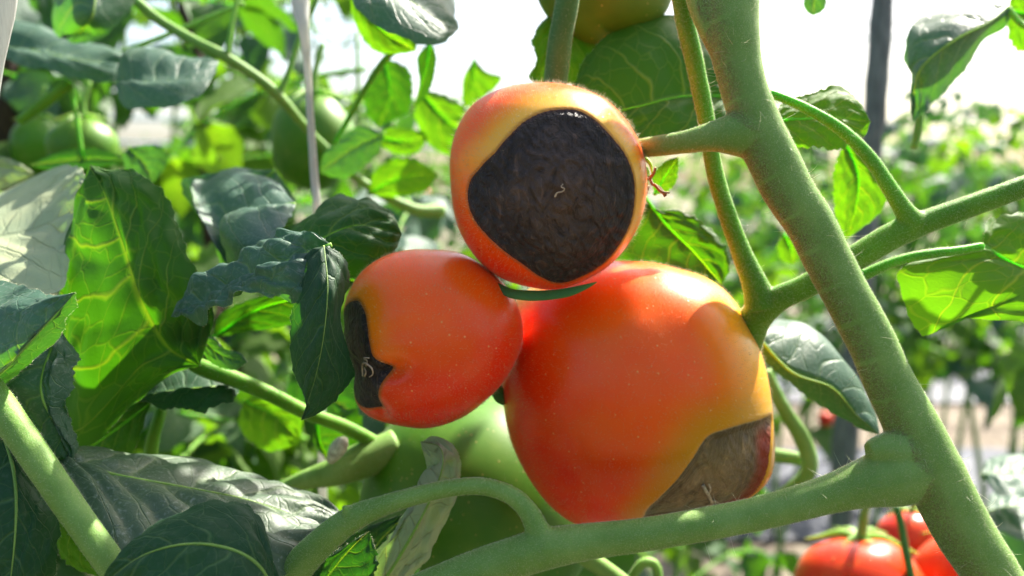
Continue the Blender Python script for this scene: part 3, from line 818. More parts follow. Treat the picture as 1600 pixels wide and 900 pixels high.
stem = fused('stem', [main, top_bulge, stub, lower, hook, spur, axil], M['stem'], fg, label='thick green stem with the fruit branches growing from it', tintfn=brown_side)
visible = lambda c: (((c-C0)@FWD) < 0.30)*(np.abs((c-C0)@RIGHT) < .15)*(np.abs((c-C0)@UP) < .095)*1.0+0.01
add_hairs(stem, 150000, 0.00030, 0.000022, 0.45, mat=M['hair'], keep=visible)
add_hairs(stem, 620, 0.0030, 0.000040, 0.40, segs=4, mat=M['hair'], keep=lambda c: (((c-C0)@FWD) < 0.30)*((c-C0)@RIGHT > 0.045)*1.0+0.002, label='sparse long white bristles')

# branch and leaf stalks passing behind the main stem
b1 = px_path([(1160, 545, .262, 56), (1178, 500, .256, 52), (1215, 468, .250, 40), (1260, 447, .247, 38), (1330, 407, .243, 41), (1400, 366, .240, 42), (1460, 342, .238, 37), (1530, 317, .236, 35), (1610, 288, .234, 34), (1760, 236, .232, 34)])
b2 = px_path([(1190, 480, .252, 52), (1180, 445, .251, 40), (1160, 398, .250, 32), (1135, 330, .248, 28), (1116, 265, .247, 27), (1104, 190, .245, 27), (1086, 100, .243, 29), (1068, 20, .241, 30), (1055, -80, .24, 30), (1040, -180, .24, 30)])
b3 = px_path([(1432, 352, .238, 40), (1412, 328, .238, 30), (1390, 293, .238, 25), (1358, 245, .240, 22), (1315, 203, .242, 20), (1265, 172, .243, 17), (1215, 150, .244, 15), (1180, 140, .245, 14)])
b4 = px_path([(1300, 458, .246, 20), (1350, 430, .245, 19), (1400, 408, .244, 17), (1450, 397, .243, 17), (1500, 391, .243, 15), (1538, 384, .243, 14)])
branch = fused('branch', [b1, b2, b3, b4], M['stalk'], fg, label='yellow-green branch and leaf stalks crossing behind the thick stem')
add_hairs(branch, 60000, 0.00032, 0.000024, 0.4, mat=M['hair'], keep=visible)
add_hairs(branch, 90, 0.0022, 0.000026, 0.4, segs=4, mat=M['hair'])
# upright stalk behind the black-faced tomato
st = fused('branch', [px_path([(865, 200, .262, 40), (868, 130, .262, 38), (876, 60, .26, 38), (888, -10, .258, 38), (900, -120, .256, 40)])], M['stem_dark'], fg)
add_hairs(st, 2500, 0.0004, 0.00002, mat=M['hair'])
D = lambda d, pts: [(x, y, d+(dd[0] if dd else 0)) for x, y, *dd in pts]
# big round leaf, upper right of the black-faced tomato (seen from beneath)
leaf(fg, 'leaf', D(.285, [(1140, 150), (1060, 152, -.004), (1000, 166, -.006), (940, 178), (880, 180, .006)]),
     D(.285, [(1140, 150), (1118, 75, .01), (1060, 24, .012), (1010, 27, .01), (962, 47, .008), (925, 82, .004), (897, 128), (880, 180)]),
     D(.285, [(1140, 150), (1130, 205, -.008), (1090, 235, -.012), (1030, 240, -.012), (960, 240, -.01), (905, 215), (880, 180)]), flip=True, cup=0.2, nlat=5, label='large round backlit leaf touching the black-faced tomato')
leaf(fg, 'leaf_bright', D(.30, [(880, 10), (862, 70), (840, 135)]), D(.30, [(880, 10), (845, 35), (831, 65), (838, 95), (826, 120), (840, 135)]), D(.30, [(880, 10), (925, 50), (930, 100), (900, 130), (840, 135)]), flip=True)
leaf(fg, 'leaf', D(.285, [(1006, 305), (1040, 350), (1085, 395), (1128, 445)]),
     D(.285, [(1006, 305), (975, 350), (955, 410), (1000, 450), (1060, 455), (1128, 445)]),
     D(.285, [(1006, 305), (1025, 328), (1060, 329), (1105, 352), (1135, 392), (1140, 420), (1128, 445)]), flip=True, label='green leaf wedged between the black-faced and the largest tomato')
leaf(fg, 'leaf_bright', D(.28, [(1022, 305), (1040, 275), (1060, 245)]), D(.28, [(1022, 305), (1020, 275), (1040, 252), (1060, 245)]), D(.28, [(1022, 305), (1045, 298), (1058, 280), (1060, 245)]), flip=True)
leaf(fg, 'leaf_bright', D(.262, [(1205, 188), (1260, 186), (1310, 184), (1360, 190)]),
     D(.262, [(1205, 188), (1225, 158, .004), (1262, 149, .006), (1308, 133, .008), (1338, 150, .006), (1360, 190)]),
     D(.262, [(1205, 188), (1222, 216, -.002), (1262, 230, -.004), (1318, 231, -.004), (1350, 214), (1360, 190)]), flip=True, label='small glowing yellow-green leaf right of the thick stem', nlat=4)
leaf(fg, 'leaf_bright', D(.30, [(1320, 222), (1340, 270), (1338, 320), (1322, 375)]),
     D(.30, [(1320, 222), (1304, 260), (1303, 320), (1310, 350), (1322, 375)]),
     D(.30, [(1320, 222), (1370, 265), (1388, 300), (1372, 335), (1322, 375)]), flip=True, cup=0.3)
leaf(fg, 'leaf_bright', D(.255, [(1536, 384), (1580, 410, .004), (1650, 440, .006), (1740, 500, .01)]),
     D(.255, [(1536, 384), (1480, 396, -.004), (1408, 418, -.008), (1407, 460, -.006), (1425, 500, -.004), (1445, 524), (1482, 500), (1550, 500), (1610, 506), (1680, 530), (1740, 500)]),
     D(.255, [(1536, 384), (1536, 355, .004), (1560, 338, .008), (1620, 334, .01), (1700, 380, .012), (1740, 500, .01)]), flip=True, nlat=4, slope=0.1, pucker=.0014, label='broad backlit leaf with yellow veins at the right edge')
leaf(fg, 'leaf_blue', D(.29, [(1175, 515), (1235, 580, -.006), (1300, 606, -.006), (1340, 650, -.002), (1375, 680)]),
     D(.29, [(1175, 515), (1210, 500, .03), (1250, 506, .03), (1290, 548, .025), (1330, 592, .02), (1362, 645, .01), (1375, 680)]),
     D(.29, [(1175, 515), (1188, 552, .0), (1235, 600, .004), (1295, 642, .004), (1340, 668, .002), (1375, 680)]), cup=0.35, pucker=.0003, ripple=.0004, label='pointed bluish leaf right of the largest tomato, folded along its middle')
leaf(fg, 'leaf_blue', D(.33, [(1272, -30), (1272, 0), (1270, 25)]), D(.33, [(1272, -30), (1255, 0), (1260, 18), (1270, 25)]), D(.33, [(1272, -30), (1292, 0), (1285, 18), (1270, 25)]))
leaf(fg, 'leaf_bright', D(.36, [(1225, 365), (1236, 390), (1240, 414)]), D(.36, [(1225, 365), (1214, 385), (1222, 408), (1240, 414)]), D(.36, [(1225, 365), (1250, 378), (1252, 400), (1240, 414)]), flip=True)
# leaf and stalk at the upper right corner
V, Fl, U = tube_data(px_path([(1720, 60, .30, 12), (1640, 40, .30, 11), (1600, 40, .31, 10), (1574, 12, .31, 9)]), sides=12)
link('leaf_stalk', mesh_from('leaf_stalk', V, Fl, uv=U), M['stem'], fg)
leaf(fg, 'leaf_blue', D(.31, [(1575, 10), (1545, 35, -.008), (1500, 58, -.008), (1462, 84, -.006), (1436, 112, -.004), (1428, 145), (1426, 190)]),
     D(.31, [(1575, 10), (1520, -2, .02), (1470, 8, .02), (1440, 24, .015), (1420, 50, .01), (1412, 92, .008), (1424, 112, .006), (1420, 150), (1426, 190)]),
     D(.31, [(1575, 10), (1572, 42, .01), (1535, 66, .015), (1512, 105, .015), (1478, 142, .01), (1450, 168, .005), (1426, 190)]), cup=0.1, label='grey-green leaf hanging against the white sky')
leaf(fg, 'leaf_bright', D(.33, [(1572, 15), (1600, 20), (1660, 30)]), D(.33, [(1572, 15), (1590, -20), (1630, -30), (1660, 30)]), D(.33, [(1572, 15), (1580, 65), (1610, 78), (1660, 30)]), flip=True)
V, Fl, U = tube_data(px_path([(1436, 140, .33, 9), (1437, 180, .33, 12), (1434, 205, .33, 14), (1428, 232, .33, 10)]), sides=12)
link('leaf_stalk', mesh_from('leaf_stalk', V, Fl, uv=U), M['stem'], fg)
leaf(fg, 'leaf_blue', D(.42, [(1532, 742), (1575, 738), (1640, 745)]), D(.42, [(1532, 742, .0), (1548, 718, .03), (1600, 712, .03), (1640, 745)]), D(.42, [(1532, 742), (1560, 768, -.02), (1610, 775, -.02), (1640, 745)]), fuzz=False, label='pale sunlit leaf low at the right edge, upper of two')
leaf(fg, 'leaf_blue', D(.44, [(1540, 800), (1590, 790), (1650, 800)]), D(.44, [(1540, 800), (1556, 770, .03), (1610, 762, .03), (1650, 800)]), D(.44, [(1540, 800), (1570, 838, -.02), (1620, 840, -.02), (1650, 800)]), fuzz=False)
# hanging curled leaf beneath the arching stalk, and the ones below it
leaf(fg, 'leaf_pale', D(.245, [(585, 930), (630, 860, -.004), (668, 790, -.008), (690, 735, -.012), (688, 700, -.01), (657, 690)]),
     D(.245, [(585, 930), (572, 890), (612, 832), (648, 772), (664, 738), (660, 712), (657, 690)]),
     D(.245, [(585, 930), (650, 895, .004), (690, 830, .006), (716, 762, .006), (718, 715, .004), (698, 688), (657, 690)]), cup=-0.4, pucker=.0006, ripple=.0018, label='pale curled leaf hooked behind the arching stalk')
leaf(fg, 'leaf_bright', D(.29, [(632, 880), (690, 870), (745, 862), (800, 868)]), D(.29, [(632, 880), (668, 856), (720, 832), (750, 830), (785, 848), (800, 868)]), D(.29, [(632, 880), (670, 900), (740, 905), (800, 868)]), flip=True)
leaf(fg, 'leaf_dark', D(.24, [(470, 960), (520, 890), (555, 850), (577, 830)]), D(.24, [(470, 960), (478, 905), (520, 865), (577, 830)]), D(.24, [(470, 960), (560, 930), (590, 880), (577, 830)]), cup=0.2)
leaf(fg, 'leaf_dark', D(.27, [(560, 960), (570, 900), (590, 850), (640, 800)]), D(.27, [(560, 960), (510, 900), (540, 840), (640, 800)]), D(.27, [(560, 960), (640, 920), (660, 850), (640, 800)]), cup=0.2)

# ------------------------------------------------------------------ plant on the left
lp = empty('tomato_plant', np.array([-0.20, 0.34, 0]), 'leafy tomato plant filling the lower left with broad green leaves', 'tomato plant', 'tomato plants in the near row')
def tubes(nm, parent, mat, lists, sides=14, label=None, hairs=0):
    V, Fl, U = join_data([tube_data(px_path(l), sides=sides, lump=0.04) for l in lists])
    o = link(nm, mesh_from(nm, V, Fl, uv=U), mat, parent, label)
    if hairs: add_hairs(o, hairs, 0.00045, 0.00002, 0.4, mat=M['hair'])
    return o
# main stem of the left plant, leaning out of the picture to the ground
V, Fl, U = tube_data([(-0.20, 0.34, 0, .008), (-0.21, 0.35, 0.3, .007), (-0.24, 0.33, 0.6, .006), (-.26, .31, .8, .005), (-.26, .33, 1.0, .005), (-.24, .36, 1.25, .004)], sides=14)
link('stem', mesh_from('stem', V, Fl, uv=U), M['stem'], lp)
tubes('leaf_stalk', lp, M['stem'], [[(-140, 500, .25, 46), (-60, 560, .225, 48), (0, 635, .218, 48), (60, 720, .214, 47), (110, 793, .212, 46), (165, 870, .210, 45), (240, 980, .21, 45)]], sides=22, label='thick green stalk slanting across the lower left corner', hairs=7000)
tubes('leaf_stalk', lp, M['stalk'], [[(262, 545, .275, 10), (310, 572, .274, 26), (360, 590, .276, 26), (420, 615, .282, 24), (480, 645, .29, 22), (540, 668, .30, 22), (600, 700, .31, 22)]], hairs=2500)
tubes('leaf_stalk', lp, M['stem'], [[(420, 772, .30, 16), (470, 752, .30, 28), (520, 738, .30, 44), (560, 722, .305, 56), (620, 700, .31, 60)]], hairs=1500)
V, Fl, U = tube_data(px_path([(515, 722, .288, 12), (525, 705, .286, 26), (536, 690, .286, 22), (541, 684, .287, 8)]), sides=12, flat=0.6)
link('pruned_stub', mesh_from('pruned_stub', V, Fl, uv=U), M['cut'], lp)
tubes('leaf_stalk', lp, M['stalk'], [[(234, 730, .30, 22), (238, 690, .30, 20), (248, 655, .30, 18), (256, 620, .305, 16)]])
# O1 big translucent leaf
leaf(lp, 'leaf', D(.262, [(312, 572), (262, 540), (222, 470, -.004), (192, 380, -.004), (165, 305), (140, 258, .006)]),
     D(.262, [(312, 572), (262, 590, .006), (200, 640, .01), (150, 690, .012), (105, 692, .012), (92, 600, .008), (88, 500, .006), (104, 410, .01), (128, 330, .012), (140, 258, .006)]),
     D(.262, [(312, 572), (326, 520), (316, 440, -.004), (290, 392, -.004), (268, 320), (235, 282), (200, 264, .004), (172, 266, .006), (140, 258, .006)]), flip=True, cup=0.18, pucker=.0016, ripple=.0012, slope=0.42, nlat=5, nu=110, nv=22, midrib=0, label='big backlit green leaf with branching veins in the left half')
# O2 sunlit pale part
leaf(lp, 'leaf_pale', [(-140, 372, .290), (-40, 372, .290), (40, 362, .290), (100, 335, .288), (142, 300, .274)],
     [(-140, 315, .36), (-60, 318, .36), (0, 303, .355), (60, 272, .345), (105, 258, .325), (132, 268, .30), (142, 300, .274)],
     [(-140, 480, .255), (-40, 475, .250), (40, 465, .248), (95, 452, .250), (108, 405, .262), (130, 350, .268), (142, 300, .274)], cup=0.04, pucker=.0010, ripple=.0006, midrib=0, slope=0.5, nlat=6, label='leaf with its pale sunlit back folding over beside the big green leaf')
# P & Q
leaf(lp, 'leaf_blue', [(-90, 650, .225), (0, 583, .216), (65, 515, .212), (118, 457, .212)],
     [(-90, 650, .225), (-110, 500, .235), (-30, 440, .235), (30, 445, .232), (85, 462, .222), (118, 457, .212)],
     [(-90, 650, .225), (-40, 650, .230), (10, 600, .226), (70, 545, .222), (103, 500, .218), (118, 457, .212)], cup=0.25, label='bluish leaf tip folded at its midrib by the left edge')
leaf(lp, 'leaf_blue', [(95, 515, .235), (70, 575, .230), (66, 620, .228), (90, 670, .230), (112, 725, .234)],
     [(95, 515, .235), (40, 560, .238), (0, 620, .24), (20, 690, .24), (70, 720, .238), (112, 725, .234)],
     [(95, 515, .235), (115, 548, .236), (118, 575, .236), (106, 612, .232), (110, 648, .234), (123, 690, .236), (112, 725, .234)], cup=0.4, ripple=.0015, label='wavy-edged bluish leaf below the folded leaf tip')
leaf(lp, 'leaf', D(.285, [(240, 625), (190, 665), (140, 700), (95, 735)]), D(.285, [(240, 625), (170, 630), (110, 670), (95, 735)]), D(.285, [(240, 625), (226, 655), (212, 700), (170, 740), (95, 735)]), flip=True)
leaf(lp, 'leaf_dark', [(375, 603, .285), (320, 606, .275), (260, 612, .275), (202, 622, .28)],
     [(375, 603, .285), (345, 588, .31), (300, 575, .32), (255, 585, .31), (225, 605, .30), (202, 622, .28)],
     [(375, 603, .285), (365, 622, .276), (320, 641, .272), (265, 640, .273), (225, 630, .277), (202, 622, .28)], cup=0.3, label='dark boat-shaped leaf under the big backlit leaf')
leaf(lp, 'leaf_blue', D(.268, [(312, 522), (335, 548), (360, 560), (386, 566)]), D(.268, [(312, 522), (330, 524), (352, 545), (375, 551), (386, 566)]), D(.268, [(312, 522), (312, 545), (335, 570), (365, 578), (386, 566)]), cup=0.2, midrib=0)
leaf(lp, 'leaf', D(.262, [(262, 500), (295, 520), (325, 500), (330, 470)]), D(.262, [(262, 500), (270, 480), (310, 478), (330, 470)]), D(.262, [(262, 500), (275, 530), (315, 538), (334, 505), (330, 470)]), cup=-0.6, midrib=0)
# T sunlit leaf
leaf(lp, 'leaf_sun_toned', [(70, 712, .235), (180, 742, .235), (290, 762, .24), (400, 785, .245), (545, 838, .25)],
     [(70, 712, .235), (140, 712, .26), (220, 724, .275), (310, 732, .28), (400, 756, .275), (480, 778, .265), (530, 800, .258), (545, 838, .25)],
     [(70, 712, .235), (115, 780, .222), (170, 850, .215), (260, 910, .212), (380, 920, .215), (480, 885, .23), (545, 838, .25)], cup=0.15, pucker=.002, ripple=.001, nlat=6, slope=0.4, nu=100, nv=20, label='leaf lying flat with sunlit cream patches, lower left')
leaf(lp, 'leaf_dark', [(440, 960, .205), (400, 880, .20), (320, 850, .198), (230, 865, .198), (150, 920, .20)],
     [(440, 960, .205), (425, 880, .207), (410, 820, .21), (385, 788, .212), (340, 783, .212), (275, 803, .210), (220, 832, .207), (180, 875, .203), (150, 920, .20)],
     [(440, 960, .205), (380, 1000, .195), (280, 1010, .19), (200, 980, .195), (150, 920, .20)], cup=0.2, nlat=5, label='dark green leaf cut by the bottom edge, left of the arching stalk')
leaf(lp, 'leaf_dark', [(0, 660, .225), (22, 740, .215), (24, 830, .21), (10, 960, .208)],
     [(0, 660, .225), (-80, 740, .22), (-100, 850, .215), (-40, 940, .21), (10, 960, .208)],
     [(0, 660, .225), (32, 702, .222), (62, 752, .22), (86, 800, .219), (93, 850, .217), (80, 910, .214), (10, 960, .208)], cup=0.2, nlat=5, label='dark veined leaf in the bottom left corner')
leaf(lp, 'leaf_bright', D(.25, [(88, 790), (115, 835), (140, 870), (165, 905)]), D(.25, [(88, 790), (85, 845), (110, 885), (165, 905)]), D(.25, [(88, 790), (120, 815), (150, 860), (165, 905)]), flip=True, midrib=0)
# N1, N2
leaf(lp, 'leaf', [(380, 440, .272), (450, 405, .262), (505, 372, .256), (560, 352, .258), (628, 366, .262)],
     [(380, 440, .272), (400, 398, .276), (445, 362, .278), (500, 334, .278), (532, 306, .28), (560, 314, .276), (578, 309, .275), (612, 334, .27), (628, 366, .262)],
     [(380, 440, .272), (440, 450, .262), (510, 440, .256), (570, 425, .254), (612, 402, .257), (628, 366, .262)], cup=0.2, pucker=.0016, label='ruffled green leaf behind the drooping one')
leaf(lp, 'leaf_blue', [(518, 382, .228), (450, 408, .228), (395, 435, .232), (335, 466, .236), (267, 495, .238)],
     [(518, 382, .228), (480, 375, .24), (430, 390, .25), (385, 420, .25), (345, 438, .25), (305, 468, .246), (267, 495, .238)],
     [(518, 382, .228), (505, 440, .222), (466, 468, .222), (420, 465, .224), (365, 480, .228), (310, 494, .233), (267, 495, .238)], cup=0.45, pucker=.0015, ripple=.0022, label='blue-green twisted leaf half pointing left')
leaf(lp, 'leaf_dark', [(506, 384, .226), (512, 450, .217), (505, 530, .216), (490, 600, .219), (470, 657, .222)],
     [(506, 384, .226), (475, 400, .226), (463, 450, .224), (454, 510, .224), (456, 570, .225), (472, 612, .225), (484, 638, .224), (470, 657, .222)],
     [(506, 384, .226), (535, 400, .228), (546, 440, .230), (532, 495, .228), (548, 560, .228), (552, 590, .228), (525, 625, .226), (500, 645, .224), (470, 657, .222)], cup=0.3, pucker=.0012, midrib=0.0002, label='dark green leaf half hanging down beside the dark-cleft tomato')
leaf(lp, 'leaf', D(.30, [(330, 530), (390, 490), (450, 470), (540, 460)]), D(.30, [(330, 530), (345, 490), (400, 465), (470, 455), (540, 460)]), D(.30, [(330, 530), (380, 520), (460, 505), (540, 460)]))
leaf(lp, 'leaf_dark', D(.285, [(535, 430), (560, 440), (590, 420), (625, 400)]), D(.285, [(535, 430), (550, 400), (590, 400), (625, 400)]), D(.285, [(535, 430), (560, 460), (600, 445), (625, 400)]))

# ------------------------------------------------------------------ second left plant (top left, slightly soft)
tp = empty('tomato_plant', np.array([-0.33, 0.62, 0]), 'soft-focus tomato plant at the upper left with a long arching stem and drooping grey leaves', 'tomato plant', 'tomato plants in the near row')
V, Fl, U = tube_data([(-0.33, 0.62, 0, .008), (-0.32, 0.60, 0.4, .007), (-0.30, 0.52, 0.8, .006), (-.27, .44, 1.0, .005), (-.2, .42, 1.12, .004)], sides=14)
link('stem', mesh_from('stem', V, Fl, uv=U), M['stem'], tp)
tubes('branch', tp, M['stem'], [[(180, -30, .38, 16), (240, 25, .38, 16), (300, 62, .38, 16), (345, 85, .38, 17), (400, 120, .385, 16), (435, 150, .39, 17), (470, 190, .40, 14), (500, 222, .41, 12), (560, 280, .42, 14), (640, 325, .43, 18), (690, 330, .44, 24)],
    [(435, 150, .39, 12), (450, 115, .39, 9), (468, 60, .39, 9), (490, 10, .39, 9), (505, -30, .39, 9)],
    [(355, 88, .38, 9), (362, 40, .38, 7), (372, -10, .38, 7)],
    [(190, 82, .42, 9), (260, 55, .42, 8), (320, 30, .42, 8), (380, 5, .42, 8)]], sides=12, label='long arching stem with forked side shoots')
tubes('branch', tp, M['stalk'], [[(522, 225, .36, 7), (545, 185, .36, 9), (570, 140, .36, 10), (600, 95, .36, 11), (630, 70, .36, 9)]], sides=12)
tubes('branch', tp, M['stalk'], [[(30, 190, .40, 14), (70, 160, .40, 18), (110, 130, .40, 16)], [(110, 130, .40, 8), (122, 200, .40, 7), (130, 250, .40, 7)]], sides=12)
L = lambda mat, d, mid, le, ri, **k: leaf(tp, mat, D(d, mid), D(d, le), D(d, ri), fuzz=False, nu=40, nv=9, **k)
L('leaf_blue', .36, [(150, -50), (146, 20, -.01), (130, 45), (113, 68)], [(150, -50), (95, -5, .02), (82, 38, .015), (95, 55, .01), (113, 68)], [(150, -50), (215, -20, .01), (180, 42, .005), (145, 66), (113, 68)], cup=0.3, label='folded leaf hanging from the top edge at upper left')
L('leaf_blue', .40, [(-20, 70, .01), (60, 80), (130, 95, -.005), (209, 100)], [(-20, 70, .01), (20, 38, .03), (72, 43, .03), (112, 66, .03), (165, 76, .02), (195, 82, .01), (209, 100)], [(-20, 70, .01), (20, 98, -.01), (70, 108, -.01), (125, 128, -.012), (175, 130, -.01), (200, 118, -.005), (209, 100)], cup=0.25, label='long grey-green leaf reaching right from the white strip')
L('leaf_blue', .35, [(180, 130, .0), (220, 130, -.01), (280, 125, -.01), (342, 95)], [(180, 130), (200, 95, .03), (262, 92, .03), (300, 104, .025), (342, 95)], [(180, 130), (195, 165, -.02), (270, 168, -.025), (315, 148, -.02), (338, 115, -.01), (342, 95)], cup=0.3, label='drooping grey leaf with a curled tip')
L('leaf_blue', .30, [(570, -60, .02), (630, -10), (670, 22, -.005), (717, 45)], [(570, -60, .02), (548, -5, -.01), (588, 36, -.015), (640, 66, -.015), (690, 68, -.01), (717, 45)], [(570, -60, .02), (650, -70, .03), (705, -25, .03), (712, 20, .015), (717, 45)], cup=0.25, pucker=.0003, ripple=.0004, label='grey leaf with a green glowing patch at the top edge')
L('leaf_bright', .34, [(545, -20), (575, 20), (600, 50), (650, 80)], [(545, -20), (552, 30), (580, 76), (615, 85), (650, 80)], [(545, -20), (620, 10), (650, 50), (650, 80)], flip=True)
L('leaf_blue', .30, [(462, 318, -.01), (400, 330, -.01), (350, 345), (366, 436, -.02)], [(462, 318, -.01), (425, 280, .03), (370, 262, .04), (325, 280, .03), (300, 295, .01), (366, 436, -.02)], [(462, 318, -.01), (445, 350, -.03), (400, 392, -.04), (366, 436, -.02)], cup=0.2)
L('leaf_blue', .33, [(430, 265), (370, 320), (350, 370), (366, 436)], [(430, 265), (340, 270), (284, 285), (300, 325), (326, 350), (342, 405), (366, 436)], [(430, 265), (462, 320), (440, 360), (400, 395), (366, 436)], cup=0.15, label='large soft grey-green leaf with small sun flecks above the drooping leaf')
L('leaf_blue', .38, [(200, 230), (225, 255), (240, 285)], [(200, 230), (192, 245), (205, 280), (240, 285)], [(200, 230), (250, 228), (260, 255), (240, 285)])
L('leaf_dark', .40, [(205, 250), (130, 248), (45, 258)], [(205, 250), (150, 232), (90, 238), (45, 258)], [(205, 250), (140, 265), (80, 265), (45, 258)])
L('leaf_blue', .40, [(602, 208), (550, 232), (500, 270)], [(602, 208), (560, 198), (510, 235), (500, 270)], [(602, 208), (585, 245), (540, 278), (500, 270)])
L('leaf_bright', .42, [(585, 215), (630, 220), (672, 212)], [(585, 215), (610, 200), (650, 203), (672, 212)], [(585, 215), (610, 238), (650, 240), (672, 212)], flip=True)
L('leaf_bright', .42, [(572, 305), (620, 280), (685, 272)], [(572, 305), (590, 262), (640, 245), (685, 272)], [(572, 305), (620, 308), (665, 298), (685, 272)], flip=True, label='bright green leaf left of the black-faced tomato')
L('leaf', .36, [(672, 65), (665, 110), (645, 172)], [(672, 65), (652, 90), (655, 130), (645, 172)], [(672, 65), (682, 90), (672, 140), (645, 172)])
L('leaf_bright', .45, [(741, 90), (738, 130), (724, 170)], [(741, 90), (724, 120), (722, 150), (724, 170)], [(741, 90), (760, 112), (785, 122), (760, 150), (724, 170)], flip=True)
L('leaf_bright', .42, [(655, 140), (700, 190), (770, 240)], [(655, 140), (650, 190), (690, 240), (770, 240)], [(655, 140), (700, 150), (750, 190), (770, 240)], flip=True)
L('leaf', .44, [(600, 90), (610, 150), (590, 200)], [(600, 90), (575, 120), (570, 170), (590, 200)], [(600, 90), (640, 110), (640, 170), (590, 200)], flip=True)
L('leaf_bright', .36, [(380, 625), (430, 650), (470, 690)], [(380, 625), (375, 670), (420, 705), (470, 690)], [(380, 625), (440, 615), (472, 645), (470, 690)], flip=True)
L('leaf_dark', .40, [(455, 580), (500, 610), (560, 650)], [(455, 580), (450, 620), (490, 660), (560, 650)], [(455, 580), (510, 575), (560, 600), (560, 650)])
L('leaf', .34, [(495, 655), (500, 690), (515, 725)], [(495, 655), (490, 690), (515, 725)], [(495, 655), (560, 640), (560, 700), (515, 725)])
L('leaf_pale', .38, [(-40, 250), (20, 262), (55, 272)], [(-40, 250), (0, 245), (30, 255), (55, 272)], [(-40, 250), (-20, 300), (20, 290), (55, 272)])

# ------------------------------------------------------------------ generic compound leaves for plants further back
def leaflet_geo(L, Wd, nu, nv, droop, fold, seed):
    rr = random.Random(seed)
    u = np.linspace(0, 1, nu); vs = np.linspace(-1, 1, 2*nv+1)
    ww = Wd*np.sin(math.pi*u**0.72)**0.85*(1+0.16*np.sin(u*15+seed))
    V = np.zeros((nu, len(vs), 3)); U = np.zeros((nu, len(vs), 2))
    yy = np.sin(u*droop)/max(droop, 1e-3)*L; zz = -(1-np.cos(u*droop))/max(droop, 1e-3)*L
    for j, v in enumerate(vs):
        V[:, j, 0] = v*ww; V[:, j, 1] = yy-abs(v)*ww*0.15; V[:, j, 2] = zz+abs(v)*ww*fold+0.06*L*np.sin(u*9+v*3+seed)*abs(v)
        U[:, j, 0] = u; U[:, j, 1] = v*0.5+0.5
    m = len(vs); i = np.arange(nu-1)[:, None]*m; j = np.arange(m-1)[None]
    Fq = np.stack([i+j, i+j+1, i+m+j+1, i+m+j], axis=-1).reshape(-1, 4)
    return V.reshape(-1, 3), Fq, U.reshape(-1, 2)

def compound_geo(seed, Lf=0.20, nu=7, nv=2, n=7):
    """one tomato leaf: arched stalk with paired leaflets; returns V,F,UV,matindex"""
    rr = random.Random(seed)
    dr = rr.uniform(0.5, 1.3)
    def spine(s):
        return np.array([0.02*math.sin(s*3+seed), math.sin(s*dr)/dr*Lf, (0.35*s-(1-math.cos(s*dr))/dr)*Lf])
    Vs, Fs, Us, Ms = [], [], [], []; off = 0
    path = [tuple(spine(s))+(0.0022*(1.15-s),) for s in np.linspace(0, 0.95, 7)]
    V, Fl, U = tube_data(path, seg=Lf/9, sides=5, cap=False)
    Vs.append(V); Fs += Fl; Us.append(U); Ms += [1]*len(Fl); off += len(V)
    spots = [(1.0, 0, 1.0)]
    for k in range((n-1)//2):
        s = 0.88-k*0.24
        for sd in (-1, 1): spots.append((s+rr.uniform(-.03, .03), sd, rr.uniform(0.65, 0.95)))
    for s, sd, sc in spots:
        L = 0.075*sc*(Lf/0.2); wd = L*rr.uniform(0.26, 0.36)
        V, Fq, U = leaflet_geo(L, wd, nu, nv, rr.uniform(0.5, 1.6), rr.uniform(-0.1, 0.45), rr.random()*9)
        yaw = -sd*rr.uniform(0.9, 1.35) if sd else rr.uniform(-.3, .3)
        R = (Matrix.Rotation(yaw, 3, 'Z') @ Matrix.Rotation(rr.uniform(-.7, .4)-0.3*s, 3, 'X') @ Matrix.Rotation(rr.uniform(-.8, .8), 3, 'Y'))
        V = V@np.array(R).T+spine(min(s, .97))+np.array([sd*0.004, 0, 0])
        Vs.append(V); Fs += (Fq+off).tolist(); Us.append(U); Ms += [0]*len(Fq); off += len(V)
    return np.vstack(Vs), Fs, np.vstack(Us), Ms

far_leaf = {}
def bgleaf(nm, top, under, trans, tr):
    return leaf_material(nm, top, under, (0.25, 0.36, 0.15), trans, tr=tr, veins=0.6, fine=400, isl=True)
M['bg_green'] = bgleaf('far_leaf_green', (0.03, 0.09, 0.025), (0.06, 0.15, 0.04), (0.09, 0.28, 0.004), 0.42)
M['bg_blue'] = bgleaf('far_leaf_bluish', (0.045, 0.11, 0.08), (0.08, 0.17, 0.09), (0.07, 0.24, 0.008), 0.30)
M['bg_yellow'] = bgleaf('far_leaf_yellow_green', (0.07, 0.15, 0.02), (0.12, 0.23, 0.03), (0.17, 0.38, 0.006), 0.5)
VAR = []
for s in range(9):
    V, Fl, U, Ms = compound_geo(s*13+1, 0.17+0.02*(s % 3))
    me = mesh_from('leaf', V, Fl, uv=U)
    me.materials.append(M[['bg_green', 'bg_blue', 'bg_yellow'][s % 3]]); me.materials.append(M['stalk'])
    me.polygons.foreach_set('material_index', np.array(Ms, dtype=np.int32)); VAR.append(me)

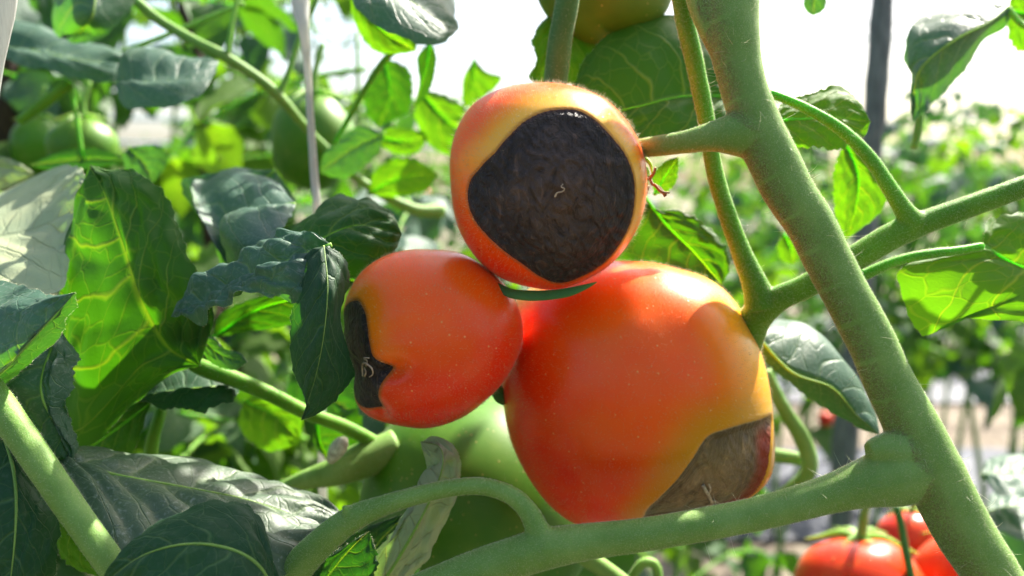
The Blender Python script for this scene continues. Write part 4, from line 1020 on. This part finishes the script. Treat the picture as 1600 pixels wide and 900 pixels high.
stem_cache = {}
def bg_plant(x, y, h, nleaf, seed, label, group, scale=1.0, zmin=0.1, lean=0.05):
    rr = random.Random(seed)
    root = empty('tomato_plant', (x, y, 0), label, 'tomato plant', group)
    lx, ly = rr.uniform(-lean, lean), rr.uniform(-lean, lean)
    def sp(t): return np.array([x+lx*t+0.025*math.sin(t*6+seed), y+ly*t+0.025*math.cos(t*5+seed), t*h])
    V, Fl, U = tube_data([tuple(sp(t))+(0.006*(1.25-t),) for t in np.linspace(0, 1, 9)], seg=0.03, sides=8)
    link('stem', mesh_from('stem', V, Fl, uv=U), M['stem'], root)
    inv = parent_inv(root)
    for k in range(nleaf):
        t = zmin/h+(1-zmin/h)*(k+0.5)/nleaf
        p = sp(t)
        me = VAR[rr.randrange(len(VAR))]
        o = bpy.data.objects.new('leaf', me); COL.objects.link(o); o.parent = root; o.matrix_parent_inverse = inv
        az = k*2.4+rr.uniform(-.5, .5)
        s = scale*rr.uniform(0.7, 1.15)*(1.1-0.25*t)
        o.matrix_basis = Matrix.Translation(p) @ Matrix.Rotation(az, 4, 'Z') @ Matrix.Rotation(rr.uniform(-.5, .5), 4, 'X') @ Matrix.Rotation(rr.uniform(-.4, .4), 4, 'Y') @ Matrix.Scale(s, 4)
    return root

def at(px, d):
    """ground point under photo column px at distance d"""
    return ((px-W/2)/F*d, d)
for root, pts in ((fg, [base_fg, base_fg+np.array([-.03, .03, .3]), base_fg+np.array([-.08, .05, .58])]), (lp, [(-.2, .34, 0), (-.21, .35, .3), (-.24, .34, .62)]), (tp, [(-.33, .62, 0), (-.32, .6, .4), (-.3, .54, .68)])):
    rr = random.Random(len(root.children)); inv = parent_inv(root); q = catmull(pts, 15)
    for k in range(15):
        o = bpy.data.objects.new('leaf', VAR[rr.randrange(9)]); COL.objects.link(o); o.parent = root; o.matrix_parent_inverse = inv
        o.matrix_basis = Matrix.Translation(q[k]) @ Matrix.Rotation(k*2.4+rr.uniform(-.4, .4), 4, 'Z') @ Matrix.Rotation(rr.uniform(-.4, .3), 4, 'X') @ Matrix.Scale(rr.uniform(.9, 1.3), 4)
inv = parent_inv(tp); rr = random.Random(4)  # unseen canopy branch and leaves added above the frame to shade left leaves
shade_path = catmull([(-.2, .42, 1.10), (-.14, .41, 1.06), (-.03, .40, 1.045), (.07, .40, 1.03)], 12)
V, Fl, U = tube_data([tuple(p)+(.004,) for p in shade_path], seg=.02, sides=8)
link('branch', mesh_from('branch', V, Fl, uv=U), M['stem'], tp)
for k in (0, 3, 4, 5, 6, 7):
    o = bpy.data.objects.new('leaf', VAR[rr.randrange(9)]); COL.objects.link(o); o.parent = tp; o.matrix_parent_inverse = inv
    o.matrix_basis = Matrix.Translation(shade_path[8+k % 4]+np.array([rr.uniform(-.03, .03), rr.uniform(-.03, .03), 0])) @ Matrix.Rotation(-.3-1.9*((k*.618) % 1), 4, 'Z') @ Matrix.Rotation(rr.uniform(-.3, .3), 4, 'X') @ Matrix.Scale(rr.uniform(.38, .55), 4)
LBL = 'tomato plants in the rows behind'
spots = [(20, .62, 1.25, 26), (215, .72, 1.20, 26), (390, .85, 1.10, 24), (120, .95, 1.35, 26), (300, 1.10, 1.35, 26), (480, 1.15, 1.12, 24), (-60, .9, 1.3, 20),
         (620, 1.0, 0.90, 20), (560, 1.45, 1.15, 22), (40, 1.5, 1.6, 24), (240, 1.6, 1.6, 24), (400, 1.7, 1.4, 24), (690, 1.5, .98, 22), (800, 1.3, .85, 20), (900, 1.7, .9, 20),
         (1000, 1.6, .82, 20), (330, .58, .74, 16), (560, .70, .80, 18), (700, .85, .80, 16), (150, .50, .70, 14), (-700, .55, 1.3, 26), (-380, .50, 1.25, 26), (2050, .55, 1.2, 26), (2400, .60, 1.3, 26), (2300, .95, 1.2, 24), (1850, .80, .80, 20), (-420, 1.0, 1.4, 22), (1150, .75, .62, 14), (430, .66, .96, 20), (590, .85, .93, 20)]  # near-row plants past both side edges are unseen, added to shade the ground
desc = ['tall plant close behind the white strip at the far left', 'bushy plant left of centre beyond the big backlit leaf', 'plant behind the soft grey leaf and dark stake', 'tall blurred plant behind the brown stake', 'tall blurred plant under the dark stake top',
        'blurred plant behind the white twine', 'plant cut by the left edge', 'low blurred plant between the twine and the black-faced tomato', 'blurred plant beyond the twine', 'far tall plant at upper left',
        'far tall plant behind the arching stem', 'far plant rising left of the twine', 'far plant beside the black-faced tomato', 'far plant hidden behind the tomatoes', 'far plant behind the black-faced tomato', 'far low plant behind the largest tomato',
        'low plant behind the stalk of the big backlit leaf', 'low plant between the drooping leaf and the unripe tomato', 'low plant hidden behind the tomatoes', 'low plant behind the thick lower left stalk', 'unseen plant added outside the left edge to shade the ground, far one', 'unseen plant added just outside the left edge to shade the ground', 'unseen plant added just outside the right edge to shade the ground', 'unseen plant added outside the right edge to shade the ground, second', 'neighbour plant outside the right edge, in the next row', 'low plant just outside the right edge', 'plant outside the left edge in the next row', 'low plant below the lower branch', 'plant straight behind the drooping leaf, left of the twine foot', 'blurred plant in the gap right of the twine']
for i, (px, d, h, n) in enumerate(spots):
    x, y = at(px, d)
    bg_plant(x, y, h, n, 100+i, desc[i], LBL, scale=1.0)
rsp = [(1240, 1.5, .82, 20), (1330, 1.9, .95, 22), (1440, 2.0, .97, 22), (1560, 1.75, .98, 22), (1640, 1.5, .92, 18), (1180, 2.4, 1.0, 20), (1290, 2.7, 1.05, 20), (1390, 2.9, 1.06, 20), (1490, 2.8, 1.1, 20), (1590, 2.6, 1.1, 20), (1100, 2.2, .9, 18), (1400, 1.6, .88, 20), (1240, 2.1, 1.0, 20), (1530, 2.3, 1.12, 20)]
rdesc = ['low plant behind the bluish pointed leaf', 'plant beyond the grey stake', 'plant standing on the mulch right of the stake', 'plant above the broad yellow-veined leaf', 'plant cut by the right edge',
         'farther plant showing left of the thick stem', 'farther plant behind the grey stake, left side', 'farther plant behind the grey stake, right side', 'farther plant under the hanging grey leaf', 'farther plant near the right edge', 'farther plant behind the stalk loop', 'low plant in front of the grey stake foot', 'plant showing between the stalk loop and the thick stem', 'tall plant below the hanging grey leaf']
for i, (px, d, h, n) in enumerate(rsp):
    x, y = at(px, d)
    bg_plant(x, y, h, n, 300+i, rdesc[i], 'tomato plants in the right hand rows', zmin=0.47)

# far rows reading as one mass
def far_mass(name, label, rows, seed):
    rr = random.Random(seed); Vs, Fs, Us = [], [], []; off = 0
    for (y, x0, x1, h, step) in rows:
        x = x0
        while x < x1:
            for k in range(16):
                cx, cy, cz = x+rr.gauss(0, .14), y+rr.gauss(0, .15), rr.uniform(0.15, h+rr.uniform(-.15, .18))
                L = rr.uniform(.05, .09)
                V, Fq, U = leaflet_geo(L, L*.4, 4, 1, rr.uniform(.3, 1.5), .2, rr.random()*9)
                R = np.array((Matrix.Rotation(rr.uniform(0, 6.28), 3, 'Z') @ Matrix.Rotation(rr.uniform(-1.2, .6), 3, 'X')))
                Vs.append(V@R.T+np.array([cx, cy, cz])); Fs.append(Fq+off); Us.append(U); off += len(V)
            x += step
    me = mesh_from(name, np.vstack(Vs), np.vstack(Fs), uv=np.vstack(Us))
    o = link(name, me, M['bg_green']); setp(o, label, 'plants', kind='stuff'); return o
far_mass('far_foliage', 'blurred mass of far tomato rows along the horizon', [(4.45, -3.5, 4.0, 1.08, .07), (5.4, -4, 5, 1.12, .08), (6.6, -5, 6, 1.15, .13), (8.5, -6, 7, 1.2, .15), (11, -8, 9, 1.3, .2), (15, -11, 12, 1.4, .25)], 5)

def back_row():  # unseen row added behind the camera to cut frontal fill and reflections
    rr = random.Random(77); Vs, Fs, Us = [], [], []; off = 0
    for k in range(5200):
        cx, cy, cz = rr.uniform(-3.2, 3.2), -1.7+rr.gauss(0, .2), rr.uniform(0.1, 1.6)
        L = rr.uniform(.06, .10)
        V, Fq, U = leaflet_geo(L, L*.4, 4, 1, rr.uniform(.3, 1.5), .2, rr.random()*9)
        R = np.array((Matrix.Rotation(rr.uniform(0, 6.28), 3, 'Z') @ Matrix.Rotation(rr.uniform(-1.2, .6), 3, 'X')))
        Vs.append(V@R.T+np.array([cx, cy, cz])); Fs.append(Fq+off); Us.append(U); off += len(V)
    o = link('light_blocking_foliage', mesh_from('light_blocking_foliage', np.vstack(Vs), np.vstack(Fs), uv=np.vstack(Us)), M['bg_green'])
    setp(o, 'unseen tomato row foliage added behind the viewpoint to cut frontal light', 'plants', kind='stuff')
back_row()

# ------------------------------------------------------------------ twine, stakes, wires
def strip(nm, pts, thick, mat, label, cat, group=None):
    """flat plastic tape: (px,py,d,width_px)"""
    V, Fl, U = tube_data(px_path(pts), seg=0.004, sides=12, flat=thick)
    o = link(nm, mesh_from(nm, V, Fl, uv=U), mat); return setp(o, label, cat, group)
strip('twine', [(462, -260, .34, 30), (468, -20, .335, 30), (474, 40, .33, 18), (480, 100, .33, 12), (486, 200, .33, 12), (492, 290, .33, 13), (496, 360, .33, 13), (505, 800, .36, 13)], 0.35, M['twine'], 'white plastic twine hanging in front of the green tomato', 'twine')
strip('twine', [(16, -260, .24, 40), (10, -20, .24, 36), (2, 50, .24, 30), (-8, 120, .24, 22), (-20, 260, .24, 20), (-60, 900, .25, 20)], 0.35, M['twine'], 'white plastic strip in the upper left corner', 'twine')
def stake(px, py0, py1, d, w, lean_px, mat, label, extra_h=0.5):
    a = P(px, py0, d); b = P(px+lean_px, py1, d)
    dirn = (b-a)/np.linalg.norm(b-a)
    n = (0.0-a[2])/dirn[2]; foot = a+dirn*n; topp = a-dirn*extra_h
    r = w/2/F*d
    rr = random.Random(px); path = []
    for t in np.linspace(0, 1, 14):
        q = foot*(1-t)+topp*t; path.append((q[0]+rr.gauss(0, r*.12), q[1]+rr.gauss(0, r*.12), q[2], r*rr.uniform(.9, 1.12)))
    V, Fl, U = tube_data(path, seg=0.02, sides=12, lump=0.15)
    o = link('garden_stake', mesh_from('garden_stake', V, Fl, uv=U), mat)
    return setp(o, label, 'stake', 'stakes holding up the rows')
stake(1382, 0, 400, .95, 36, -34, M['stake_grey'], 'weathered grey stake rising against the white sky right of the thick stem')
stake(10, 100, 260, .60, 34, 4, M['stake_brown'], 'brown stake at the left edge below the white strip', 0.12)
stake(292, 0, 200, .95, 30, 26, M['stake_brown'], 'dark brown wooden stake behind the arching stem')
stake(318, 200, 600, .72, 22, 20, M['stake_brown'], 'dark stake seen low behind the soft grey leaf', 0.02)
for k, (y0, y1, d) in enumerate([(62, 48, 3.0), (178, 186, 3.4), (20, 30, 4.0), (215, 226, 3.8)]):
    a = P(-200, y0, d); b = P(1800, y1, d)
    V, Fl, U = tube_data([tuple(a)+(0.006,), tuple((a+b)/2-np.array([0, 0, .03]))+(0.006,), tuple(b)+(0.006,)], seg=.2, sides=8)
    o = link('support_wire', mesh_from('support_wire', V, Fl, uv=U), M['wire'])
    setp(o, ['pale wire crossing the sky behind the twine', 'pale wire just above the far foliage', 'highest pale wire near the top edge', 'lowest pale wire level with the far plant tops'][k], 'wire', 'wires strung over the rows')

# dangling stalk in front of the red fruit
tubes_o = tube_data(px_path([(1400, 790, .40, 12), (1408, 820, .40, 12), (1415, 860, .40, 13), (1430, 930, .40, 12)]), sides=10)
# part of the vine behind; belongs to the foreground plant
link('leaf_stalk', mesh_from('leaf_stalk', tubes_o[0], tubes_o[1], uv=tubes_o[2]), M['stem_dark'], fg)
tubes('leaf_stalk', fg, M['stem'], [[(1195, 580, .36, 20), (1225, 640, .36, 22), (1255, 690, .37, 26), (1262, 740, .37, 24), (1200, 790, .38, 20)], [(1150, 700, .40, 20), (1200, 710, .39, 22), (1255, 718, .38, 20)]])
tubes('leaf_stalk', fg, M['stem'], [[(900, 860, .30, 30), (945, 890, .30, 28), (1000, 930, .30, 26)]])
tubes('leaf_stalk', fg, M['stem'], [[(985, 905, .33, 14), (1005, 880, .33, 16), (1025, 885, .33, 15), (1030, 930, .33, 14)]])

# ------------------------------------------------------------------ ground
gk = NT('soil_with_straw'); oc = gk.obj()
n1 = gk.noise(3, 6, .65, oc); n2 = gk.noise(35, 5, .7, oc); n3 = gk.noise(12, 3, .6, oc)
c = gk.mix(gk.smooth(n1, .35, .7), c4(.11, .085, .06), c4(.20, .165, .12))
c = gk.mix(gk.smooth(n2, .5, .72), c, c4(.36, .31, .23)); c = gk.mix(gk.smooth(n3, .5, .7, 0, .6), c, c4(.06, .048, .035))
gk.set(gk.b.inputs['Base Color'], c); gk.b.inputs['Roughness'].default_value = .95
gk.set(gk.b.inputs['Normal'], gk.bump(n2, .02, .8))
g = 120
xs = np.concatenate([-np.geomspace(120, .5, 20), np.linspace(-.4, .4, 9), np.geomspace(.5, 120, 20)])
ys = np.concatenate([np.linspace(-30, -1, 6), np.linspace(-.5, 6, 40), np.geomspace(6.5, 300, 20)])
Xg, Yg = np.meshgrid(xs, ys, indexing='ij')
Zg = np.array([[0.012*noise.noise(Vector((a*3, b*3, 0))) for b in ys] for a in xs])-0.01
Vg = np.stack([Xg, Yg, Zg], -1).reshape(-1, 3); m = len(ys)
i = np.arange(len(xs)-1)[:, None]*m; j = np.arange(m-1)[None]
Fg = np.stack([i+j, i+m+j, i+m+j+1, i+j+1], -1).reshape(-1, 4)
o = link('ground', mesh_from('ground', Vg, Fg), gk.m); setp(o, kind='structure')
mk = NT('mulch_film'); oc = mk.obj()
n1 = mk.noise(4, 5, .6, oc, dist=1.0); n2 = mk.noise(30, 4, .6, oc)
c = mk.mix(mk.smooth(n1, .35, .7), c4(.030, .038, .058), c4(.055, .066, .095)); c = mk.mix(mk.smooth(n2, .58, .75, 0, .6), c, c4(.15, .13, .105))
mk.set(mk.b.inputs['Base Color'], c); mk.b.inputs['Roughness'].default_value = .6; mk.b.inputs['Specular IOR Level'].default_value = .2
mk.set(mk.b.inputs['Normal'], mk.bump(n1, .03, .8))
for k, (yc, wd) in enumerate([(0.45, .55), (1.3, .6), (2.45, .75), (3.78, .66), (5.3, .8)]):
    xs2 = np.linspace(-8, 8, 160); ts = np.linspace(-.5, .5, 12)
    Vv = np.array([[(x, yc+t*wd+.015*noise.noise(Vector((x*2, k, 3))), .035*(1-(2*abs(t))**4)+.008*noise.noise(Vector((x*5, t*6, k)))) for t in ts] for x in xs2])
    mm = len(ts); i = np.arange(len(xs2)-1)[:, None]*mm; j = np.arange(mm-1)[None]
    Fm = np.stack([i+j, i+mm+j, i+mm+j+1, i+j+1], -1).reshape(-1, 4)
    o = link('mulch_sheet', mesh_from('mulch_sheet', Vv.reshape(-1, 3), Fm), mk.m); setp(o, kind='structure')
